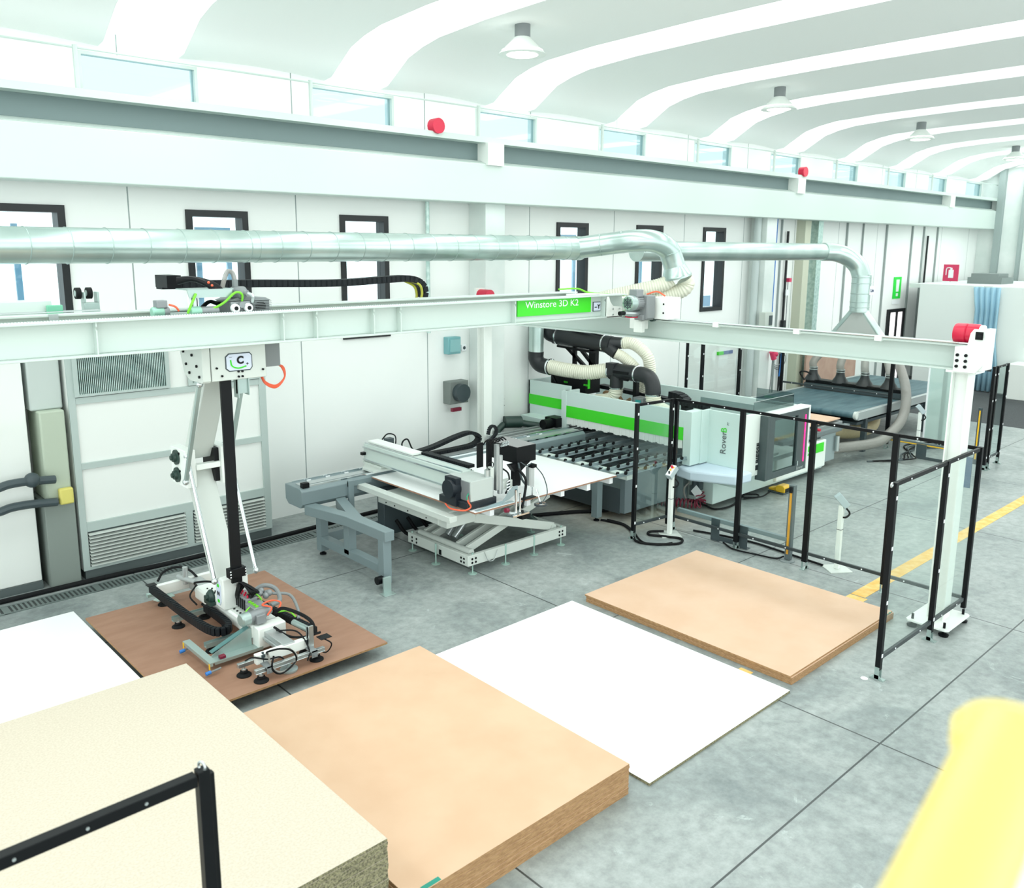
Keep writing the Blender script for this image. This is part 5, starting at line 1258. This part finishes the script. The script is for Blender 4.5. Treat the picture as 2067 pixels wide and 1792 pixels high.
# ================================================================ BELT CONVEYOR with suction hood
cv = thing('belt_conveyor', 'wide dark teal belt conveyor behind the routing machine', 'conveyor', (18.4, 8.85, 0))
b_ = MB()
b_.prism([(16.56, .82), (16.5, .87), (16.56, .925), (22.0, .925), (22.0, .82)], 'y', 7.74, 10.0)
obj('belt', b_, beltm, cv, bevel=.02)
obj('belt_roller', MB().cyl((16.56, 7.72, .865), (16.56, 10.02, .865), .062, n=20), beltm, cv)
obj('side_rail', MB().box(16.62, 22.0, 7.64, 7.73, .76, .93), alum, cv, bevel=.006)
obj('side_rail', MB().box(16.62, 22.0, 10.01, 10.1, .76, .93), alum, cv, bevel=.006)
be = obj('bearing_end', MB().lathe((16.6, 7.72, .86), (0, -1, 0), [(.08, 0), (.08, .06), (.04, .07)], 18), cream, cv)
obj('bearing_end', MB().lathe((16.6, 10.02, .86), (0, 1, 0), [(.08, 0), (.08, .06), (.04, .07)], 18), cream, cv)
obj('under_tray', MB().box(16.9, 21.5, 7.8, 9.95, .6, .66), dgrey, cv)
for x, y in ((17.2, 7.75), (20.2, 7.75), (17.2, 9.9), (20.2, 9.9), (17.2, 8.8)):
    obj('leg', MB().box(x, x + .1, y, y + .1, 0, .76), dgrey, cv, bevel=.004)
sh = thing('suction_bar', 'black suction bar with four dark funnels across the conveyor belt', 'suction hood', (18.9, 8.85, .95))
obj('bar_body', MB().box(18.75, 19.05, 7.72, 9.98, 1.0, 1.14), black, sh, bevel=.01)
obj('bar_lip', MB().box(18.7, 18.76, 7.72, 9.98, .95, 1.06), dgrey, sh)
for y in (9.87, 9.2, 8.62, 8.06):
    f = obj('funnel', MB().lathe((18.9, y, 1.12), (0, 0, 1), [(.2, 0), (.17, .05), (.11, .14), (.09, .22), (.09, .3)], 24), pm_, sh)
    obj('hose_clamp', MB().cyl((18.9, y, 1.36), (18.9, y, 1.38), .098, n=20).cyl((18.9, y, 1.41), (18.9, y, 1.425), .098, n=20), steel, f)
for y, yt in ((9.87, 9.85), (9.2, 9.55), (8.62, 9.2), (8.06, 8.85)):
    obj('clear_hose', hose(MB(), bez([(18.9, y, 1.38), (18.9, y + .02, 1.52), (19.1, y * .8 + yt * .2, 1.68), (19.5, (y + yt) / 2, 1.85), (20.0, yt, 2.12)], 10), .085, .03, 18, .03), clearhose, sh)
obj('bar_bracket', MB().box(18.8, 18.95, 7.6, 7.72, .86, 1.16), alum, sh, bevel=.004)
obj('cable', MB().tube(bez([(18.75, 10.0, 1.1), (18.7, 10.1, 1.28), (18.75, 9.95, 1.3), (18.9, 9.7, 1.14)], 6), .02, 6), black, sh)
obj('long_hose', hose(MB(), bez([(20.0, 8.8, 2.1), (19.6, 8.3, 1.8), (18.9, 7.75, 1.35), (18.5, 7.5, .95), (18.1, 7.4, .62), (17.5, 7.36, .42), (16.9, 7.4, .3), (15.72, 7.75, .3)], 14), .1, .034, 22, .03), clearhose, sh)
obj('under_hose', hose(MB(), bez([(18.6, 8.2, .6), (18.2, 8.1, .35), (17.6, 8.3, .28), (17.0, 8.6, .4)], 10), .14, .034, 20, .04), mat('yellowed_hose', (206, 190, 150), .4), sh)

# ================================================================ SAFETY FENCES
def foot(x, y, d, par):
    d = V((d[0], d[1], 0)).normalized(); s = V((-d.y, d.x, 0))
    c = V((x, y, 0)); m = MB()
    m.obox(c + V((0, 0, .004)), s * .07, d * .03, V((0, 0, .004)))
    for q in (-1, 1): m.obox(c + d * .03 * q + V((0, 0, .07)), s * .022, d * .003, V((0, 0, .06)))
    m.hexa([c + s * .07 + V((0, 0, .008)) - d * .033, c + s * .07 + V((0, 0, .008)) - d * .028, c - s * .07 + V((0, 0, .008)) - d * .028, c - s * .07 + V((0, 0, .008)) - d * .033,
            c + s * .022 + V((0, 0, .05)) - d * .033, c + s * .022 + V((0, 0, .05)) - d * .028, c - s * .022 + V((0, 0, .05)) - d * .028, c - s * .022 + V((0, 0, .05)) - d * .033])
    return obj('foot', m, zinc, par)
def post(x, y, d, par, w=.055, z1=2.0, z0=.1, ft=True):
    d = V((d[0], d[1], 0)).normalized(); s = V((-d.y, d.x, 0)); c = V((x, y, 0))
    m = MB().obox(c + V((0, 0, (z0 + z1) / 2)), d * w / 2, s * .025, V((0, 0, (z1 - z0) / 2)))
    p = obj('post', m, black, par, bevel=.003)
    m = MB()
    for z in (.25, .8, 1.35, 1.85):
        m.obox(c - s * .026 + V((0, 0, z)), d * .012, s * .004, V((0, 0, .018)))
    obj('post_clip', m, signw, p)
    if ft: foot(x, y, d, p)
    return p
def bay(a, b, par, pane=clearp, z0=.2, z1=2.0, mid=None, nb=4):
    a = V((a[0], a[1], 0)); b = V((b[0], b[1], 0)); d = (b - a).normalized(); s = V((-d.y, d.x, 0))
    a2 = a + d * .03; b2 = b - d * .03
    tr_ = obj('top_rail', MB().bar(a2 + V((0, 0, z1 - .02)), b2 + V((0, 0, z1 - .02)), .03, .04), black, par, bevel=.002)
    lr_ = obj('bottom_rail', MB().bar(a2 + V((0, 0, z0 + .02)), b2 + V((0, 0, z0 + .02)), .03, .04), mat('fence_rail_grey', (50, 58, 60), .4), par, bevel=.002)
    for rr, z in ((tr_, z1 - .02), (lr_, z0 + .02)):
        m = MB(); L = (b2 - a2).length; n = max(2, int(L / .42))
        for i in range(n):
            p = a2 + d * L * (i + .5) / n + V((0, 0, z)); 
            for q in (-1, 1): m.cyl(p + s * q * .015, p + s * q * .021, .009, n=8)
        obj('rail_bolt', m, signw, rr)
    obj('pane', MB().obox((a + b) / 2 + V((0, 0, (z0 + z1) / 2)), d * ((b - a).length / 2 - .03), s * .002, V((0, 0, (z1 - z0) / 2 - .03))), pane, par)
f1 = thing('glass_fence', 'clear panel fence with black posts between router and low tan stack', 'fence', (10.14, 5.3, 0))
pts = [(10.14, 7.37), (10.14, 6.27), (10.14, 5.23), (10.14, 4.18), (10.14, 3.25)]
for i, p in enumerate(pts): post(p[0], p[1], (0, 1), f1, w=.07 if 0 < i < 4 else .05, ft=i < 4)
for a, b in zip(pts, pts[1:]): bay(a, b, f1)
f2 = thing('glass_fence', 'short clear fence panel turned towards the white board and lift table', 'fence', (9.7, 7.43, 0))
post(9.37, 7.49, (1, 0), f2); post(10.07, 7.41, (1, 0), f2, ft=False); bay((9.37, 7.49), (10.07, 7.41), f2, pane=tintp)
f3 = thing('glass_fence', 'side fence of two clear panels around the runway column at right', 'fence', (9.0, 3.25, 0))
for x in (7.95, 9.2): post(x, 3.25, (1, 0), f3)
bay((7.95, 3.25), (9.2, 3.25), f3); bay((9.2, 3.25), (10.11, 3.25), f3)
obj('eye_bolt', MB().torus((7.9, 3.26, 1.98), (0, 1, 0), .022, .007, 14, 6), steel, f3)
rf = obj('mirror', MB().box(9.98, 9.99, 3.27, 3.36, 1.55, 1.9), mat('mirror_blue', (120, 140, 170), .1, .8), f3)
f4 = thing('black_fence', 'black framed fence corner in the bottom left foreground', 'fence', (1.27, 3.25, 0))
pf = MB().box(1.235, 1.285, 3.225, 3.275, 0, 2.0)
obj('post', pf, black, f4, bevel=.003)
obj('top_rail', MB().box(-1.5, 1.23, 3.225, 3.275, 1.94, 1.99), black, f4, bevel=.003)
m = MB()
for x in (1.02, .8, .55, .2): m.cyl((x, 3.225, 1.965), (x, 3.22, 1.965), .007, n=10)
obj('rail_bolt', m, steel, f4)
obj('post', MB().box(1.285, 1.305, 3.235, 3.265, 0, 1.97), black, f4)
obj('eye_bolt', MB().torus((1.26, 3.25, 2.01), (1, .3, 0), .02, .006, 16, 8), steel, f4)
obj('post', MB().box(-.6, -.55, 3.225, 3.275, 0, 2.0), black, f4)
f5 = thing('glass_fence', 'dark framed fence crossing over the belt conveyor behind the router', 'fence', (17.9, 8.9, 0))
post(17.9, 7.59, (0, 1), f5, w=.08, z1=2.0); post(17.9, 10.12, (0, 1), f5, w=.06, z1=2.0)
bay((17.9, 10.12), (17.9, 7.6), f5, z0=1.12, z1=2.0)
f6 = thing('glass_fence', 'rear fence posts with clear panels standing along the window wall', 'fence', (16.4, 11, 0))
for x, w_ in ((15.42, .05), (16.0, .09), (17.5, .09)): post(x, 11.0, (1, 0), f6, w=w_, z1=2.4)
bay((15.42, 11), (16.0, 11), f6, z1=2.4); bay((16.0, 11), (17.5, 11), f6, z1=2.4)
f7 = thing('glass_fence', 'minty clear fence panel with black post beside the column head', 'fence', (18.7, 7.0, 0))
post(18.75, 6.83, (0, 1), f7, w=.08); obj('pane', MB().box(18.72, 18.73, 6.55, 7.15, .15, 2.0), mintp, f7)
obj('frame_edge', MB().box(18.7, 18.74, 7.14, 7.17, .1, 2.0), signw, f7)
f8 = thing('glass_fence', 'dark fence gate with tall black posts at the right edge behind', 'fence', (17.9, 5.55, 0))
post(17.5, 5.52, (1, 0), f8, w=.09); post(17.66, 5.52, (1, 0), f8, w=.06); post(18.28, 5.54, (1, 0), f8, w=.05)
bay((17.66, 5.52), (18.28, 5.54), f8, pane=tintp)
bay((17.55, 6.3), (17.5, 5.55), f8, pane=tintp, z0=1.9)
obj('light_curtain', MB().box(17.42, 17.46, 5.64, 5.7, .1, 1.2), dgrey, f8)
obj('curtain_stripe', MB().box(17.415, 17.42, 5.655, 5.68, .2, 1.15), yellow, f8)

# ================================================================ LOW GUARDS, LIGHT CURTAIN, CONSOLES
lg = thing('low_guard_rail', 'dark low guard rail on plate feet just inside the glass fence', 'guard rail', (10.3, 6.4, 0))
obj('rail', MB().box(10.22, 10.28, 5.55, 7.35, .27, .33), gpaint, lg, bevel=.004)
for y in (6.66, 6.2):
    obj('rail_foot', MB().box(10.2, 10.21, y - .07, y + .07, .0, .33).box(10.21, 10.3, y - .07, y + .07, 0, .01), dgrey, lg, bevel=.003)
obj('rail_lower', MB().box(10.2, 10.21, 6.27, 6.59, .02, .09), dgrey, lg)
lc = thing('light_curtain_post', 'waist high grey post with orange strip behind the glass fence', 'post', (10.24, 5.53, 0))
obj('post_base', MB().cyl((10.24, 5.53, 0), (10.24, 5.53, .015), .1, n=24), mat('base_grey', (130, 140, 140), .5), lc)
obj('post_body', MB().box(10.23, 10.3, 5.49, 5.57, .02, 1.06), mat('post_grey', (92, 104, 106), .45), lc, bevel=.004)
obj('sensor_strip', MB().box(10.22, 10.232, 5.515, 5.545, .1, 1.0), mat('amber_strip', (222, 160, 50), .4), lc)
obj('top_socket', MB().box(10.2, 10.24, 5.51, 5.55, .96, 1.04), black, lc)
l2 = thing('low_guard_rail', 'grey low guard with light strip on the floor behind the column', 'guard rail', (17.6, 6.8, 0))
obj('rail', MB().box(17.5, 17.56, 6.0, 7.5, .27, .33), mat('post_grey', (92, 104, 106), .45), l2)
obj('rail_stripe', MB().box(17.49, 17.5, 6.0, 7.5, .28, .3), yellow, l2)
obj('rail_foot', MB().box(17.48, 17.49, 6.6, 6.8, 0, .3).box(17.48, 17.49, 6.0, 6.1, 0, .3).box(17.48, 17.49, 6.1, 6.6, 0, .06), dgrey, l2)
def console(x, y, h, label, fx, detail=True):
    c = thing('control_console', label, 'console', (x, y, 0), group=None)
    obj('base_plate', MB().obox((x, y, .006), (.12, -.09, 0), (.09, .12, 0), (0, 0, .006)), cream, c)
    obj('column', MB().box(x - .03, x + .03, y - .03, y + .03, .012, h - .14), white, c, bevel=.005)
    ax = V((0, -1, 0)); n = V((-.66, 0, .75)); up2 = ax.cross(n)
    if fx: ax = V((.75, .66, 0)); n = V((.5, -.55, .66)).normalized(); up2 = n.cross(ax)
    cc = V((x - .0, y, h - .08))
    hd_ = obj('console_box', MB().obox(cc, ax * .045, up2.normalized() * .1, n * .045), mat('console_grey', (178, 192, 196), .4), c, bevel=.006)
    f0 = cc + n * .046; u2 = up2.normalized()
    if u2.z < 0: u2 = -u2
    if detail:
        obj('face_plate', MB().obox(f0, ax * .04, u2 * .094, n * .002), signw, hd_)
        obj('stop_button', MB().cyl(f0 + u2 * .05, f0 + u2 * .05 + n * .03, .02, n=16), red, hd_)
        obj('yellow_button', MB().cyl(f0 - u2 * .0, f0 + n * .02, .014, n=12).cyl(f0 + u2 * .05 + ax * .025, f0 + u2 * .05 + ax * .025 + n * .01, .012, n=12), yellow, hd_)
        obj('black_switch', MB().cyl(f0 - u2 * .04, f0 - u2 * .04 + n * .02, .012, n=12).cyl(f0 - u2 * .06 + ax * .01, f0 - u2 * .06 + ax * .01 + n * .02, .01, n=12), black, hd_)
    obj('cable', MB().tube(bez([(x + .03, y - .04, h - .17), (x + .05, y - .09, h - .24), (x + .01, y - .07, h - .29), (x, y - .03, h - .3)], 6), .012, 8), black, c)
    obj('cable_tie', MB().box(x - .034, x + .034, y - .034, y + .034, .55, .556), dgrey, c)
    return c
console(9.93, 7.26, 1.03, 'white pedestal console with red button in front of the fence', False)
console(10.45, 4.93, 1.02, 'white pedestal console standing behind the middle fence panel', True, False)
console(17.65, 6.85, 1.06, 'small white pedestal console far behind the belt conveyor', True, False)
pd = thing('foot_pedal', 'orange yellow foot pedal on the floor beside the router', 'pedal', (13.17, 7.4, 0))
obj('pedal_base', MB().box(13.05, 13.3, 7.2, 7.5, 0, .03), dgrey, pd, bevel=.006)
obj('pedal_hood', MB().prism([(7.2, .03), (7.36, .03), (7.38, .1), (7.34, .15), (7.24, .15), (7.2, .12)], 'x', 13.07, 13.28).prism([(7.36, .03), (7.52, .03), (7.52, .07), (7.38, .1)], 'x', 13.1, 13.25), yellow, pd, bevel=.012)
obj('pedal_opening', MB().box(13.1, 13.25, 7.195, 7.2, .035, .1), black, pd)
# floor cables and hoses
def cable(name, ctrl, r, m, label, cat='cable'):
    return tag(obj(name, MB().tube(bez(ctrl, 10), r, 8), m), label, cat)
cable('floor_cable', [(9.66, 8.36, .02), (9.7, 8.2, .02), (9.72, 7.95, .02), (9.55, 7.65, .02), (9.3, 7.38, .02), (9.36, 7.15, .02), (9.62, 6.92, .02), (9.78, 6.92, .02), (9.86, 7.02, .02), (9.78, 7.2, .02), (9.66, 7.42, .02), (9.78, 7.5, .02), (9.9, 7.34, .04)], .018, rubber, 'thick black cable curling from the loader leg to the front console')
cable('floor_cable', [(9.74, 8.3, .02), (9.76, 8.0, .02), (9.62, 7.7, .02), (9.34, 7.3, .02), (9.42, 7.06, .02), (9.62, 6.98, .02)], .014, rubber, 'short black cable end lying beside the front console cable')
cable('floor_cable', [(10.3, 7.1, .02), (10.42, 6.7, .02), (10.5, 6.2, .02), (10.46, 5.7, .02), (10.42, 5.3, .02), (10.4, 5.1, .02)], .016, rubber, 'black cable on the floor between the low guard rail and rear console')
cable('floor_cable', [(10.18, 6.5, .02), (10.05, 6.25, .02), (10.1, 5.9, .02), (10.16, 5.66, .02), (10.24, 5.58, .05)], .012, rubber, 'thin black cable looping to the orange striped post')
cable('floor_cable', [(11.5, 8.2, .02), (11.5, 7.75, .02), (11.45, 7.5, .02), (11.8, 7.42, .02), (12.4, 7.6, .02), (13, 7.75, .02)], .016, rubber, 'black cable on the floor under the router front corner')
cable('floor_cable', [(12.3, 7.5, .02), (12.55, 7.4, .02), (12.7, 7.5, .02), (12.5, 7.66, .02), (12.35, 7.55, .03), (12.6, 7.36, .03), (13.05, 7.45, .02)], .012, rubber, 'coiled black lead of the foot pedal')
ch_ = MB(); path = bez([(10.75, 8.62, .09), (10.9, 8.3, .09), (11.1, 8.0, .09), (11.22, 7.74, .1), (11.24, 7.62, .16), (11.26, 7.68, .3)], 14)
q = resample(path, .006); up = None; cc = []
for i, p in enumerate(q[:-1]):
    d, s_, u_ = frame_from(q[i + 1] - p); a = i * .62
    cc.append(p + s_ * math.cos(a) * .07 + u_ * math.sin(a) * .07)
tag(obj('coiled_hose', MB().tube(cc, .011, 5), redhose), 'dark red coiled air hose lying under the router corner', 'hose')
hm = []
for i in range(5):
    cable('floor_cable', [(16.4 + .1 * i, 7.3 - .06 * i, .02), (17.0, 6.95 - .08 * i, .02 + .02 * i), (17.6, 7.1 - .05 * i, .03), (18.4, 7.0 + .1 * i, .02), (19.2, 6.5 + .15 * i, .02)], .014 + .003 * (i % 2), rubber if i % 3 else dgrey,
          'dark cable tangled on the floor near the far console and guard')['group'] = 'tangled cables on the far floor'
cable('floor_cable', [(9.0, 9.2, .03), (9.6, 8.9, .03), (10.1, 8.6, .03), (10.6, 8.8, .03)], .03, rubber, 'thick grey hose bundle on the floor under the white board')

# ================================================================ YELLOW HANDRAIL next to the camera
CA = V((0, 0, CAMH))
def near(p, k): return CA + (V(p) - CA) * k
yr = thing('yellow_handrail', 'blurred bright yellow railing corner very close at bottom right', 'railing', tuple(near((1.4, .4, 3.3), .48)))
a = near((.99, .35, 3.18), .48); b = near((1.61, .41, 3.28), .48)
obj('rail_tube', MB().cyl(a + (a - b) * 1.2, b, .037, n=20), yrail, yr)
ey = MB().cyl(b + V((-.012, -.012, .0)), b + V((.012, .012, 0)), .05, n=24)
obj('rail_lug', MB().lathe(b + V((0, 0, -.02)), (0, 0, 1), [(.04, 0), (.048, .01), (.048, .03), (.04, .04)], 24), yrail, yr)
obj('lug_bolt', MB().cyl(b + V((.0, 0, .02)), b + V((.0, 0, .03)), .012, n=14), mat('pale_yellow_bolt', (220, 200, 150), .4), yr)
obj('rail_cross_tube', MB().cyl(b, b + V((.35, -.28, -.02)), .026, n=18), yrail, yr)
obj('white_board_edge', MB().obox(near((1.9, .3, 2.95), .5), (.2, 0, 0), (0, .09, 0), (0, 0, .006)), white, yr)
